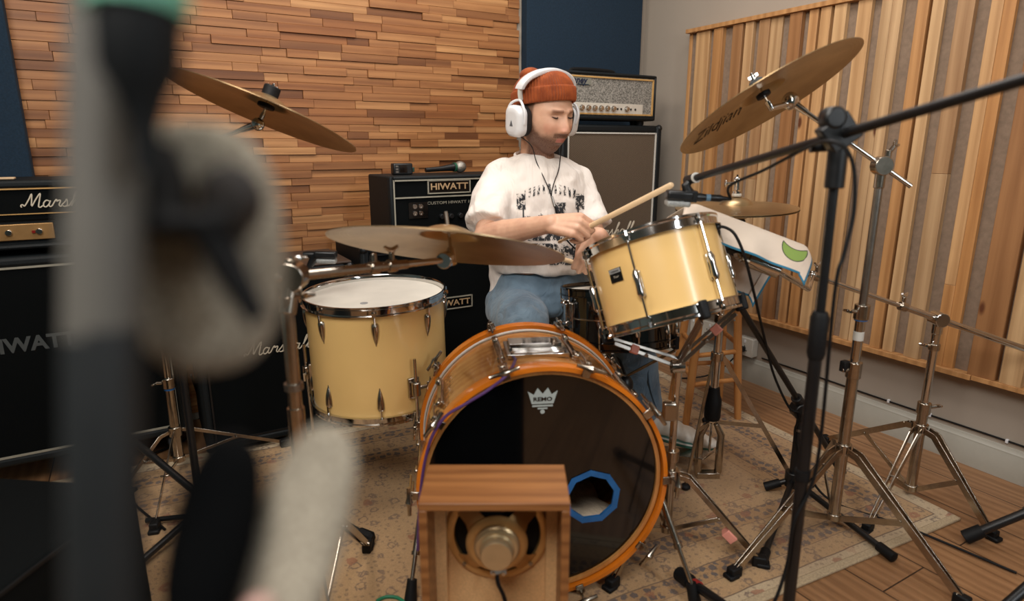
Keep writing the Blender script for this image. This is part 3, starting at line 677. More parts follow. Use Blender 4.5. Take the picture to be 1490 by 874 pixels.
# spurs
for lab, (p0, p1) in (('r', (K(.345,1.43,.30), zk(1012,866,.03))), ('l', (K(-.225,1.45,.22), zk(597,862,.03)))):
    p1 = K(*p1); d = (p1-p0)
    b = MB(); b.tube([p0, p0+d*.62], .0085, 14); b.tube([p0+d*.55, p1], .0055, 12); b.tube([p0+d*.60,p0+d*.64],.011,12); b.build('spur', M['chrome2'], bd)
    b = MB(); b.tube([p0-d*.04, p0+d*.10], .014, 14); b.build('spur_bracket', M['chrome2'], bd)
    MB().tube([p1-d.normalized()*.03, Vector((p1.x,p1.y,RUGZ))+d.normalized()*.006], [.012,.016], 14).build('rubber_foot', M['rubber'], bd)
pc = thing('purple_cable', K(-.1,1.3,.5), 'thin purple cable draped over the left side of the bass drum', 'cable')
pts = [Pd(757,492,1.72), Pd(752,516,1.56), Pd(741,541,1.375), Pd(715,564,1.365), Pd(680,586,1.365), Pd(650,604,1.37), Pd(632,628,1.375), Pd(622,655,1.385), Pd(615,690,1.40), Pd(610,740,1.42), Pd(608,800,1.45)]
MB().tube(smooth_pts(pts, 8), .0034, 10).build('cable_jacket', M['purple'], pc)

# ---- rack tom on its basket stand
tn_ = K(-.235,.33,.91); tc = Pd(962, 405, 1.56)
mT = frame(tc, tn_, K(1,0,0)); TR, TH = .1585, .088
# frame y points forward; front of the drum faces -y
rt = thing('rack_tom', tc - Vector((0,0,.12)), 'cream rack tom tilted on a chrome basket stand behind the bass drum', 'drum')
MB(mT).lathe([(TR,-TH),(TR,TH),(TR-.007,TH),(TR-.007,-TH)], 80, closed=True).build('shell', M['cream'], rt)
b = MB(mT); head_disc(b, TR+.001, TH+.008); b.build('drum_head', M['head'], rt)
b = MB(mT); head_disc(b, TR+.001, -TH-.001); b.build('drum_head', M['white2'], rt)
for s in (1,-1):
    b = MB(mT); hoop(b, TR, s*(TH+.004), s, .022); b.build('hoop', M['chrome'], rt)
for i in range(6):
    a = R(-32+60*i); q = at_ang(mT, TR, a, 0)
    b = MB(q); b.box((.004,0,-.012),(.008,.016,.060)); b.tube([(.012,0,.022),(.012,0,.010),(.012,0,-.012),(.012,0,-.034),(.012,0,-.044)], [.005,.0095,.0075,.0095,.005], 12); b.build('lug', M['chrome'], rt, bevel=.0015)
    b = MB(q); b.tube([(.011,0,.104),(.011,0,-.104)], .0028, 8); 
    for s in (1,-1): b.box((.010,0,s*.096),(.013,.013,.008)); b.tube([(.011,0,s*.10),(.011,0,s*.112)], .0038, 4)
    b.build('tension_rod', M['chrome'], rt)
q = at_ang(mT, TR+.0006, R(-52), .024); b = MB(q); b.box((0,0,0),(.0022,.036,.032)); b.build('badge', M['black_gloss'], rt)
b = MB(q); b.box((.0016,0,.010),(.0008,.034,.010)); b.build('badge_band', mat('silver_badge_foil', (150,150,148), .5), rt)
qq = q @ Matrix(((0,0,1,.0023),(1,0,0,0),(0,1,0,0),(0,0,0,1)))
text('YAMAHA', .0062, qq @ Matrix.Translation((0,.009,0)), 'lettering', M['black'], rt, depth=.0001, bold=.0001)
text('Tour', .0082, qq @ Matrix.Translation((0,-.004,0)), 'lettering', M['logo'], rt, depth=.0001, shear=.3)
bot = mT @ Vector((0,0,-TH-.03))
# stand
def tube_between(name, pts, r, mat_, par, seg=14): return MB().tube(pts, r, seg).build(name, mat_, par)
bs_top = K(.315,1.50,.33)
ts = thing('tom_stand', K(.42,1.50,RUGZ), 'chrome basket stand with pink-taped arms carrying the cream rack tom', 'drum stand')
hub = Pd(986, 533, 1.60)
def flat_bar(mb, a, b, w, t, side):
    a = Vector(a); b = Vector(b); d = (b-a).normalized(); s_ = (Vector(side)-d*Vector(side).dot(d)).normalized(); n_ = d.cross(s_); L = (b-a).length
    mb.box((a+b)/2, (L, w, t), Matrix((d, s_, n_)).transposed()); return mb
for ang, tape in ((R(-100), 1), (R(10), 0), (R(75), 1)):
    q = at_ang(mT, TR+.004, ang, -TH-.018); p_end = q.translation
    inner_ = hub + (p_end-hub)*.05; knee = hub + (p_end-hub)*.92 - tn_*.012
    b = MB(); flat_bar(b, hub, knee, .010, .004, tn_); flat_bar(b, hub+Vector((0,0,.022)), knee+tn_*.012, .008, .003, tn_); b.cyl(hub+(knee-hub)*.5-K(0,.006,0), hub+(knee-hub)*.5+K(0,.006,.0), .005); b.build('basket_arm', M['steel'], ts, bevel=.001)
    b = MB(q); b.box((.008,0,.004),(.016,.020,.042)); b.box((-.004,0,-.012),(.02,.020,.012)); b.build('rubber_grip', M['rubber'], ts, bevel=.005, bseg=3)
    if tape:
        b = MB(); c0 = hub+(knee-hub)*.62; c1 = hub+(knee-hub)*.74; flat_bar(b, c0+tn_*.004, c1+tn_*.004, .022, .012, tn_); b.build('tape_mark', M['pink_tape'], ts, bevel=.002)
sb = K(*zk(988, 742, 0)); sbz = Vector((hub.x, hub.y, 0))
sb = Vector((hub.x, hub.y, 0))
MB().tube([sb+Vector((0,0,.08)), sb+Vector((0,0,.30))], .0125, 18).build('lower_tube', M['chrome2'], ts)
MB().tube([sb+Vector((0,0,.28)), hub-Vector((0,0,.02))], .0095, 16).build('upper_tube', M['chrome'], ts)
b = MB(); b.tube([sb+Vector((0,0,.275)), sb+Vector((0,0,.305))], .019, 16); b.tube([sb+Vector((0,0,.29))-K(.0,0,0), sb+Vector((0,0,.29))+K(-.04,-.012,0)], .006, 8); b.build('height_clamp', M['orange'] if False else M['chrome2'], ts, bevel=.001)
b = MB(); b.cyl(hub-K(.016,0,0), hub+K(.016,0,0), .017); b.cyl(hub-Vector((0,0,.05)), hub, .012); b.build('tilter', M['chrome'], ts)
def tripod(par, base, zc, zb, feet, matl, w=.016, t=.004, rub=.016, tube=False, two=True, name='leg'):
    """legs from a collar at zc to the feet, each with a brace to a lower hub at zb"""
    c = Vector((base.x, base.y, zc)); hb = Vector((base.x, base.y, zb))
    MB().tube([c-Vector((0,0,.016)), c+Vector((0,0,.016))], .021, 18).build('leg_collar', matl, par, bevel=.002)
    MB().tube([hb-Vector((0,0,.010)), hb+Vector((0,0,.010))], .019, 18).build('brace_hub', matl, par, bevel=.002)
    for f in feet:
        f = Vector(f); o = Vector((f.x-base.x, f.y-base.y, 0)).normalized(); sd = Vector((-o.y, o.x, 0))
        a0 = c+o*.020; tip = f+Vector((0,0,.016)); mid = a0+(tip-a0)*.10+o*.03+Vector((0,0,.014))
        b = MB()
        if tube: b.tube([a0, tip], w*.55, 14)
        else:
            for s_ in ((-1,1) if two else (0,)):
                off = sd*s_*.011
                pts = [a0+off, a0+off+o*.028+Vector((0,0,-.006)), tip+off*.4]
                flat_bar(b, pts[0], pts[1], w, t, Vector((0,0,1))); flat_bar(b, pts[1]-(pts[2]-pts[1])*.005, pts[2], w, t, Vector((0,0,1)))
            mid_ = a0+(tip-a0)*.5; b.tube([mid_-sd*.013, mid_+sd*.013], .0035, 8); b.tube([a0+(tip-a0)*.97-sd*.010, a0+(tip-a0)*.97+sd*.010], .006, 8)
        b.build(name, matl, par, bevel=.0008)
        b = MB(); j = a0+(tip-a0)*.52
        if tube: b.tube([hb+o*.016, j], w*.34, 10)
        else: flat_bar(b, hb+o*.016, j, w*.85, t*.9, Vector((0,0,1)))
        b.build('brace', matl, par, bevel=.0006)
        b = MB(frame(f, Vector((0,0,1)), o)); b.box((0,0,.0145),(.036,.024,.029)); b.box((.010,0,.006),(.034,.030,.012)); 
        if tube: b = MB().tube([tip-(tip-a0).normalized()*.028, f+Vector((0,0,.008))+o*.006], [w*.85, w*.85], 16)
        b.build('rubber_foot', M['rubber'], par, bevel=.004, bseg=2)
tf = [K(*zk(1104,822,RUGZ)), K(.25,1.36,RUGZ), K(.37,1.77,RUGZ)]
tripod(ts, sb, .235, .075, tf, M['chrome2'], w=.014)
b = MB(); c0 = Vector((sb.x,sb.y,.235)); t0 = tf[0]; flat_bar(b, c0+(t0-c0)*.62, c0+(t0-c0)*.72, .024, .028, Vector((0,0,1))); b.build('tape_mark', M['pink_tape'], ts, bevel=.002)
# bracket plate with orange-brown reflections at the clamp
b = MB(); p = Pd(973,598,1.60); flat_bar(b, p-K(.016,0,0), p+K(.020,0,0), .050, .020, Vector((0,0,1))); b.build('memory_clamp', M['chrome2'], ts, bevel=.006, bseg=3)

# ---- snare drum and its stand
su, sv = vk(902, 430, 1.905)[:2]
sn = thing('snare_drum', K(su, sv, .50), 'black snare drum with chrome throw-off between the drummer knees', 'drum')
sn['label'] = 'glossy black snare drum in front of the jeans, partly behind the cream rack tom'
mS = KM(su, sv, .568, R(-8), R(-2)); SR, SH = .172, .068
MB(mS).lathe([(SR,-SH),(SR,SH),(SR-.006,SH),(SR-.006,-SH)], 72, closed=True).build('shell', M['black_gloss'], sn)
MB(mS).lathe([(SR,-.003),(SR+.0025,-.001),(SR+.0025,.001),(SR,.003)], 72).build('centre_bead', M['chrome2'], sn)
b = MB(mS); head_disc(b, SR+.001, SH+.008); b.build('drum_head', M['head'], sn)
b = MB(mS); hoop(b, SR, SH+.004, 1, .019); b.build('hoop', M['black_gloss'], sn)
b = MB(mS); hoop(b, SR, -SH-.004, -1, .019); b.build('hoop', M['black_gloss'], sn)
for i in range(10):
    a = R(-28+36*i)
    for s in (1,-1):
        q = at_ang(mS, SR, a, s*(SH-.018), s); g = tear_lug(q, .040, .008, .010).build('lug', M['gold'] if False else M['chrome2'], sn)
        MB(at_ang(mS, SR+.008, a, s*(SH-.02), s)).tube([(0,0,0),(0,0,.040)], .0026, 8).build('tension_rod', M['chrome'], sn)
q = at_ang(mS, SR, R(-62), .0); b = MB(q); b.box((.006,0,.01),(.012,.030,.075)); b.box((.020,0,.02),(.018,.014,.055)); b.cyl((.018,-.022,.045),(.018,-.006,.045),.012); b.cyl((.024,-.010,-.012),(.024,.010,-.012),.008); b.build('throw_off', M['chrome'], sn, bevel=.002)
ss = thing('snare_stand', K(su, sv, RUGZ), 'chrome and black snare stand in front of the jeans under the black snare drum', 'drum stand')
sh = K(su+.03, sv, .36); sbp = Vector((sh.x, sh.y, 0))
for ang in (R(-60), R(60), R(180)):
    q = at_ang(mS, SR+.004, ang, -SH-.02); p_end = q.translation; b = MB(); kn = p_end-Vector((0,0,.018)); b.tube([sh, kn], .005, 10); b.tube([kn, p_end+Vector((0,0,.03))+ (p_end-sh).normalized()*.008], .006, 10); b.build('basket_arm', M['chrome2'], ss)
    MB().tube([p_end-Vector((0,0,.012)), p_end+Vector((0,0,.028))], .011, 12).build('rubber_grip', M['rubber'], ss)
MB().tube([sbp+Vector((0,0,.08)), sh-Vector((0,0,.08))], .012, 16).build('lower_tube', M['chrome2'], ss)
MB().tube([sh-Vector((0,0,.10)), sh], .009, 16).build('upper_tube', M['chrome2'], ss)
MB().ell(sh-Vector((0,0,.03)), (.026,.024,.034)).build('ball_tilter', M['plastic'], ss)
tripod(ss, sbp, .20, .07, [K(su-.12,sv-.06,RUGZ), K(su+.17,sv-.08,RUGZ), K(su+.0,sv+.22,RUGZ)], M['chrome2'])

# ---- cymbals
brass = NT('brushed_cymbal_bronze'); v_ = brass.co()
sx_ = brass.nd('ShaderNodeSeparateXYZ'); brass.ln(v_, sx_.inputs[0])
rr_ = brass.math('SQRT', brass.math('ADD', brass.math('POWER', sx_.outputs[0], 2.0), brass.math('POWER', sx_.outputs[1], 2.0)))
cx_ = brass.nd('ShaderNodeCombineXYZ'); brass.ln(rr_, cx_.inputs[0]); gn = brass.noise(cx_.outputs[0], 260, 2)
brass.set(base=brass.mix(brass.ramp(brass.noise(v_, 9, 3), [(.3,0.0),(.7,1.0)]), lin((160,134,98)), lin((190,164,124))), metal=.9, rough=brass.math('MULTIPLY_ADD', gn, .18, .26))
brass.bump(gn, .22, .0008)
def cymbal(par, m, Rr, bell=.055, name='cymbal_plate'):
    k = Rr; prof = [(.006,.0)]
    top = []
    for i in range(27):
        r = .006+(Rr-.006)*i/26
        zb = .020*Rr/.25*(1-(r/bell)**2)**.6 if r < bell else 0
        top.append((r, zb - .030*(r/Rr)**1.7*(Rr/.25)))
    prof = top + [(r, z-.0016) for r, z in reversed(top)]
    mb = MB(); mb.lathe(prof, 96, closed=True)
    o = mb.build(name, brass.m, None); o.parent = par; o.matrix_basis = WM(par).inverted() @ m; return o
def cym_frame(px, py, depth, ang, ratio, under=True):
    """plate normal from the measured outline: ang = slope of the long axis (degrees, down to the right), ratio = short/long"""
    p = Pd(px, py, depth); d = (p-Vector((0,0,CH))).normalized()
    rgt = K(1,0,0); up = rgt.cross(d).normalized(); rgt = d.cross(up).normalized()
    a = R(ang); perp = rgt*math.sin(a)+up*math.cos(a)
    al = math.asin(ratio); n = (d*math.sin(al)*(1 if under else -1)+perp*math.cos(al)).normalized()
    return frame(p, n, rgt)
def fittings(par, m, h=.030, fr=.017):
    """felts, washer, sleeve and wing nut along the plate axis"""
    MB(m).cyl((0,0,.014),(0,0,.032),fr).build('upper_felt', mat('grey_felt', (70,72,74), .95, 0, .2), par, bevel=.003)
    b = MB(m); b.tube([(0,0,-.055),(0,0,.052)], .0035, 10); b.cyl((0,0,.033),(0,0,.036),.012); b.cyl((0,0,.036),(0,0,.046),.006); b.box((.008,0,.043),(.009,.003,.008)); b.box((-.008,0,.043),(.009,.003,.008)); b.build('wing_nut_and_rod', M['chrome'], par, bevel=.0006)
    MB(m).cyl((0,0,-.004),(0,0,-.016),fr*1.05).build('lower_felt', M['rubber'], par, bevel=.003)
def boom_parts(par, pole_base, pole_top, tubes, end, back, matl=None):
    """vertical tube sections and a boom arm through a tilter at pole_top"""
    z0 = pole_base.z
    for (za, zb, r, mt) in tubes:
        MB().tube([Vector((pole_base.x,pole_base.y,za)), Vector((pole_top.x,pole_top.y,zb))] if False else [pole_base.lerp(pole_top,(za-z0)/(pole_top.z-z0)), pole_base.lerp(pole_top,(zb-z0)/(pole_top.z-z0))], r, 20).build('tube', mt, par)
    d = (end-pole_top).normalized()
    MB().tube([pole_top-d*back, end], .0062, 14).build('boom_arm', matl or M['chrome'], par)
def clampring(par, p, r, h=.026, side=None, wing=True, d=Vector((0,0,1)), matl=None):
    side = side or K(-1,-.3,0); d = Vector(d).normalized()
    b = MB(); b.tube([p-d*h/2, p+d*h/2], r, 18); b.tube([p, p+side.normalized()*(r+.016)], .0055, 10)
    b.build('collar_clamp', matl or M['chrome2'], par, bevel=.002)
    if wing:
        q = p+side.normalized()*(r+.020); f_ = frame(q, side); w = MB(f_); w.tube([(-.014,0,.006),(-.006,0,0),(0,0,-.002),(.006,0,0),(.014,0,.006)], [.003,.005,.006,.005,.003], 10); w.build('wing_screw', M['chrome'], par)
SG = 'chrome cymbal stands'
# left crash: boom stand at the far left
mA = cym_frame(389, 149, 1.66, 24.5, .145)
cA = thing('crash_cymbal', mA.translation, 'bronze crash cymbal tilted against the oak wall at the left, seen from below', 'cymbal')
cymbal(cA, mA, .25)
sA = thing('cymbal_stand', K(*zk(262,692,0))+Vector((0,0,RUGZ)), 'chrome boom stand carrying the tilted crash cymbal at the left', 'cymbal stand')
fittings(sA, mA, fr=.021)
MB(mA).cyl((0,0,.013),(0,0,.044),.0215).build('tall_felt', M['rubber'], sA, bevel=.003)
tilA = mA @ Vector((-.004,0,-.062))
baseA = K(*zk(262, 696, .0)); topA = Vector((baseA.x, baseA.y, .0)); topA = K(-1.115, 1.93, 1.02); baseA = K(-1.115, 1.93, 0.05)
boom_parts(sA, baseA, topA, [(.05,.34,.0150,M['chrome2']),(.30,.66,.0125,M['chrome']),(.62,1.02,.0095,M['chrome'])], tilA, .20)
b = MB(); b.ell(tilA, (.017,.014,.017)); dA = (tilA-topA).normalized(); b.tube([tilA-dA*.06, tilA-dA*.004], [.0075,.011], 14); b.tube([tilA, mA @ Vector((0,0,-.03))], .006, 10); b.build('tilter', M['chrome'], sA)
clampring(sA, Vector((baseA.x,baseA.y,.33)), .021, .034); clampring(sA, Vector((baseA.x,baseA.y,.655)), .017, .03)
b = MB(); b.ell(topA, (.02,.02,.02)); b.build('boom_tilter', M['chrome2'], sA)
b = MB(); b.tube([Vector((baseA.x,baseA.y,.306)),Vector((baseA.x,baseA.y,.314))], .0165, 18); b.build('blue_band', M['blue_tape'], sA)
tripod(sA, baseA, .16, .06, [K(*zk(176,722,.001)), K(-1.02,1.60,RUGZ), K(-.83,2.12,RUGZ)], M['chrome2'], w=.012, two=False)
# ride over the floor tom
mR = cym_frame(653, 341, 1.36, 6.0, .148)
cR = thing('ride_cymbal', mR.translation, 'large bronze ride cymbal over the floor tom, nearest to the camera', 'cymbal')
cymbal(cR, mR, .253, .058)
sR = thing('cymbal_stand', K(-.36, 1.06, 0), 'thick chrome boom stand between the foreground microphones and the floor tom, arm reaching right', 'cymbal stand')
poleR0 = K(*vk(441,760,1.06)); poleR1 = K(*vk(416,432,1.06)); dR = (poleR1-poleR0)
tilR = Pd(648, 378, 1.33); clR = Pd(425, 402, 1.10)
poleR0 = poleR1 + Vector((0,0,-1))*(poleR1.z-.05); 
MB().tube([poleR0, Vector((poleR0.x,poleR0.y,.62))], .0148, 22).build('lower_tube', M['chrome2'], sR)
MB().tube([Vector((poleR0.x,poleR0.y,.60)), poleR1], .0118, 22).build('upper_tube', M['chrome2'], sR)
MB().tube([Vector((poleR0.x,poleR0.y,.655)), Vector((poleR0.x,poleR0.y,.667))], .0165, 22).build('nylon_sleeve', M['steel'], sR)
dd = (tilR-clR).normalized()
MB().tube([clR-dd*.10, clR+dd*.24], .0088, 18).build('boom_tube', M['chrome2'], sR)
MB().tube([clR+dd*.20, tilR], .0066, 16).build('boom_arm', M['chrome'], sR)
for s_ in (.165,.205): clampring(sR, clR+dd*s_, .0125, .020, Vector((0,0,1)), s_ > .2, dd)
b = MB(); b.cyl(clR-K(0,.020,0), clR+K(0,.020,0), .026); b.tube([poleR1-Vector((0,0,.03)), clR], .015, 16); b.build('boom_tilter', M['chrome2'], sR, bevel=.002)
clampring(sR, clR+Vector((0,0,.022)), .010, .02, K(.6,-.6,.4)); clampring(sR, clR-Vector((0,0,.03)), .014, .02, K(.8,-.5,0))
b = MB(); b.cyl(tilR-K(.003,.012,0), tilR+K(.003,.012,0), .0175); b.tube([tilR+dd*.0, tilR+dd*.018+Vector((0,0,.006))], .010, 12); b.build('tilter', M['chrome'], sR, bevel=.002)
pr = Pd(653,382,1.33)+dd*.010; nn = (mR.translation-pr).normalized()
b = MB(); b.tube([pr-nn*.004, pr+nn*.032], .0085, 14); b.tube([pr, mR.translation+nn*.055], .0038, 12); b.build('cymbal_rod', M['chrome'], sR)
MB(mR).cyl((0,0,.004),(0,0,.017),.0165).build('white_felt', M['head'], sR, bevel=.002)
tripod(sR, poleR0, .42, .10, [K(*zk(535,800,RUGZ)), K(-.66,.92,0.001), K(-.25,.80,0.001)], M['chrome2'], w=.016)
# right crash
mC = cym_frame(1108, 133, 1.56, -34.0, .215)
cC = thing('crash_cymbal', mC.translation, 'bronze crash cymbal with a black script logo, tilted in front of the pine slats', 'cymbal')
cp_ = cymbal(cC, mC, .232)
sC = thing('cymbal_stand', K(.955,1.60,RUGZ), 'tall chrome boom stand holding the crash cymbal in front of the pine slats', 'cymbal stand')
zt = vk(1283,241,1.60); topC = K(*zt); baseC = K(zt[0],1.60,.06)
fittings(sC, mC)
tilC = Pd(1150,147,1.60); 
boom_parts(sC, baseC, topC, [(.06,.50,.0150,M['chrome2']),(.48,.66,.0125,M['chrome']),(.62,topC.z,.0098,M['steel'])], tilC, .085)
b = MB(); b.ell(tilC, (.023,.019,.023)); dC = (tilC-topC).normalized(); b.tube([tilC-dC*.05, tilC], [.008,.010], 14)
el_ = mC @ Vector((0,0,-.048)); b.tube([tilC+Vector((0,0,-.006)), el_, mC @ Vector((0,0,-.030))], .0072, 14); b.build('tilter', M['chrome'], sC)
b = MB(); b.cyl(topC-K(0,.014,0), topC+K(0,.014,0), .0235); b.tube([topC-Vector((0,0,.055)), topC], .0125, 16); b.build('boom_tilter', M['chrome2'], sC, bevel=.002)
clampring(sC, topC+K(.012,0,.028), .008, .02, K(.6,0,.9))
clampring(sC, K(zt[0],1.60,.655), .019, .040, K(-1,-.2,.1)); clampring(sC, K(zt[0],1.60,.495), .0195, .045, K(-1,-.2,0), False)
MB().box(K(zt[0]-.026,1.60,.505), (.022,.018,.030)).build('memory_lock', M['rubber'], sC, bevel=.003)
MB().tube([K(zt[0],1.60,.632), K(zt[0],1.60,.640)], .0165, 18).build('blue_band', M['blue_tape'], sC)
MB().tube([K(zt[0],1.60,.578), K(zt[0],1.60,.602)], .0134, 18).build('paper_label', M['white2'], sC)
tripod(sC, baseC, .265, .055, [K(*zk(1398,880,0.001)), K(*zk(1068,838,RUGZ)), K(*zk(1196,738,RUGZ))+K(.02,.13,0)], M['chrome2'], w=.020, rub=.02)

# lettering on the underside of the crash
la = K(1,0,0)*math.cos(R(34))+Vector((0,0,1))*math.sin(R(34)); ll = mC.inverted().to_3x3() @ la; ll.z = 0; ll.normalize()
ly = Vector((0,0,-1)).cross(ll)
def cym_z(r, Rr=.232, bell=.055): return (.020*Rr/.25*(1-(r/bell)**2)**.6 if r < bell else 0) - .030*(r/Rr)**1.7*(Rr/.25)
tmp = text('Zildjian', .040, Matrix.Identity(4), 'logo', mat('black_cymbal_ink', (40,32,26), .5), None, depth=.0001, shear=.25, bold=-.0004, sx=1.25)
for v in tmp.data.vertices:
    p = ll*(v.co.x*.95-.118)+ly*(v.co.y*2.7-.045); v.co = (p.x, p.y, cym_z(p.length)-.0026)
tmp.parent = cC; tmp.matrix_basis = WM(cC).inverted() @ mC
# ------------------------------------------------------------------ the drummer
def mod_remesh(o, vox, it=6, fac=.5):
    m = o.modifiers.new('remesh', 'REMESH'); m.mode = 'VOXEL'; m.voxel_size = vox; m.use_smooth_shade = True
    s = o.modifiers.new('smooth', 'SMOOTH'); s.iterations = it; s.factor = fac
def loft(mb, secs, xd, yd, seg=28, e=2.4):
    """secs: (centre, half width, half depth); xd, yd: unit directions"""
    vs = []; fs = []; n = len(secs)
    for c, a, b in secs:
        c = Vector(c)
        for k in range(seg):
            t = 2*PI*k/seg; cc, ss_ = math.cos(t), math.sin(t)
            vs.append(c + xd*(a*math.copysign(abs(cc)**(2/e), cc)) + yd*(b*math.copysign(abs(ss_)**(2/e), ss_)))
    for i in range(n-1):
        for k in range(seg): l = (k+1) % seg; fs.append((i*seg+k, i*seg+l, (i+1)*seg+l, (i+1)*seg+k))
    fs.append(tuple(reversed(range(seg)))); fs.append(tuple((n-1)*seg+k for k in range(seg)))
    return mb.add(vs, fs)
def rot_frame(o, fwd, up):
    y = Vector(fwd).normalized(); z = (Vector(up)-y*Vector(up).dot(y)).normalized(); x = y.cross(z)
    m = Matrix((x, y, z)).transposed().to_4x4(); m.translation = Vector(o); return m
psi, pit_ = R(40), R(9)
hc = Pd(792, 170, 2.06)
fdir = K(math.sin(psi)*math.cos(pit_), -math.cos(psi)*math.cos(pit_), -math.sin(pit_))
HM = rot_frame(hc, fdir, K(-.03, .0, 1)) @ Matrix.Diagonal((1.05,1.03,1.04,1))           # x = his right, y = face, z = up
def sst(a, b, x):
    t = max(0, min(1, (x-a)/(b-a))); return t*t*(3-2*t)
def g2(x, z, cx, cz, sx, sz): return math.exp(-((x-cx)/sx)**2-((z-cz)/sz)**2)
def head_pt(th, ph):
    x = math.sin(th)*math.sin(ph); y = math.sin(th)*math.cos(ph); z = math.cos(th)
    X = x*.076; Z = z*.120 if z > 0 else z*.116; Y = y*(.094 if y > 0 else .102)
    t = max(0, -z)
    X *= 1-.22*sst(.35, 1.0, t)-.02*t
    if y > 0:
        Y = .094*(y**.82)*(1-.10*sst(.3, .9, t)); Y *= 1-.12*sst(.5,1,z)
        # square the face a little
        Y += .004*g2(X, Z, 0, -.09, .03, .03)
    else: Y *= 1-.42*sst(.2, 1, t)
    if y > 0:
        f = min(1, y*1.6)
        d = .010*g2(abs(X), Z, .022, .027, .024, .008)            # brow
        d += -.015*g2(abs(X), Z, .029, .010, .015, .011)          # sockets
        d += .007*g2(abs(X), Z, .030, .006, .011, .006)          # lids
        d += .005*g2(abs(X), Z, .044, -.022, .020, .022)          # cheeks
        nz = sst(.020, -.030, Z)*(1 if Z > -.034 else math.exp(-((Z+.034)/.006)**2))
        d += (.006+.017*nz)*math.exp(-(X/(.0095+.007*nz))**2)*sst(.028, .010, Z)*(1 if Z > -.034 else math.exp(-((Z+.034)/.007)**2))
        d += .007*g2(abs(X), Z, .0125, -.031, .0055, .006)        # nostril wings
        d += .006*g2(X, Z, 0, -.060, .026, .016)                  # mouth mound
        d += .0035*g2(X, Z, 0, -.0555, .020, .0035)+.0042*g2(X, Z, 0, -.0665, .017, .0045)
        d += -.0040*g2(X, Z, 0, -.0608, .022, .0020)
        d += -.004*g2(X, Z, 0, -.078, .018, .006)+.007*g2(X, Z, 0, -.096, .020, .013)
        Y += d*f
    return Vector((X, Y, Z))
hm = MB(HM); NS, NR = 120, 110; vs = []; fs = []
vs.append(head_pt(0.0001, 0))
for i in range(1, NR):
    for k in range(NS): vs.append(head_pt(PI*i/NR, 2*PI*k/NS))
vs.append(head_pt(PI-.0001, 0)); L_ = len(vs)-1
for k in range(NS):
    l = (k+1) % NS; fs.append((0,1+k,1+l)); fs.append((L_,1+(NR-2)*NS+l,1+(NR-2)*NS+k))
    for i in range(NR-2): fs.append((1+i*NS+k,1+(i+1)*NS+k,1+(i+1)*NS+l,1+i*NS+l))
hm.add(vs, fs)
for s in (-1,1): hm.ell((s*.076,-.006,-.004),(.008,.018,.030))     # ears
body = hm; body.xf = Matrix.Identity(4)
bpsi = R(20)
BX = K(-math.cos(bpsi), -math.sin(bpsi), 0)        # towards his right side
BY = K(math.sin(bpsi), -math.cos(bpsi), 0)         # chest direction
neck = Pd(781, 232, 2.13); pel = Pd(786, 400, 2.24)
chin = HM @ Vector((0,.02,-.085))
body.tube([neck-Vector((0,0,.05)), neck+Vector((0,0,.02))+BY*.005, HM @ Vector((0,-.022,-.04))], [.075,.056,.056], 24)
chest = neck.lerp(pel, .34); wst = neck.lerp(pel, .78)
loft(body, [(neck-Vector((0,0,.02)), .07, .05),(neck.lerp(pel,.14), .13,.075),(chest, .165,.105),(wst,.145,.10),(pel-Vector((0,0,.06)),.165,.115)], BX, BY)
SR_ = Pd(722, 258, 2.10); SL_ = Pd(838, 258, 2.22)
ER_ = Pd(707, 344, 2.00); WR_ = Pd(802, 325, 1.83)
EL_ = Pd(868, 350, 2.16); WL_ = Pd(872, 343, 1.925)
body.cap(neck-Vector((0,0,.045))+BX*.06, SR_-Vector((0,0,.015)), .035, .036); body.cap(neck-Vector((0,0,.045))-BX*.06, SL_-Vector((0,0,.015)), .035, .036)
def arm(S, E, W):
    body.cap(S-Vector((0,0,.02)), E, .036, .038)
    d = W-E; body.cap(E, E+d*.30, .040, .041); body.cap(E+d*.30, W, .041, .026); body.cap(W-d*.12, W, .028, .026)
arm(SR_, ER_, WR_); arm(SL_, EL_, WL_)
def hand(W, X, Z, side, curl=(62,80,45), sc=1.0):
    """W wrist, X towards the knuckles, Z out of the back of the hand, side +1 right hand"""
    X = X.normalized(); Z = (Z-X*Z.dot(X)).normalized(); Y = Z.cross(X)*side
    P = lambda x, y, z: W + (X*x+Y*y+Z*z)*sc
    kn = [(.088,.031,0),(.092,.010,.002),(.088,-.011,.0),(.080,-.030,-.003)]
    for i, (x, y, z) in enumerate(kn):
        body.cap(P(.004,y*.55,-.002), P(x-.006,y,z-.003), .0165*sc, .0125*sc, 12)
    body.cap(P(.025,.020,-.010), P(.060,.024,-.010), .017*sc, .013*sc, 12); body.cap(P(.03,-.02,-.010), P(.065,-.02,-.010), .015*sc, .012*sc, 12)
    ln = [(.043,.026,.020),(.046,.029,.021),(.043,.027,.020),(.034,.021,.018)]
    for i, (x, y, z) in enumerate(kn):
        p = P(x, y, z-.002); a = 0; r = [.0100,.0090,.0080,.0072]
        if i == 3: r = [q*.88 for q in r]
        for j in range(3):
            a += R(curl[j]+(i-1.5)*3); d = X*math.cos(a)-Z*math.sin(a); q = p+d*ln[i][j]*sc
            body.cap(p, q, r[j]*sc, r[j+1]*sc, 12); p = q
    t0, t1, t2, t3 = P(.016,.024,-.012), P(.048,.043,-.022), P(.074,.036,-.036), P(.094,.024,-.040)
    body.cap(t0, t1, .0150*sc, .0120*sc, 12); body.cap(t1, t2, .0115*sc, .0100*sc, 12); body.cap(t2, t3, .0100*sc, .0085*sc, 12)
    return P
hXr = (Pd(858, 327, 1.77)-WR_); PR = hand(WR_, hXr, K(-.05,-.75,.65), 1, (58,78,50), .98)
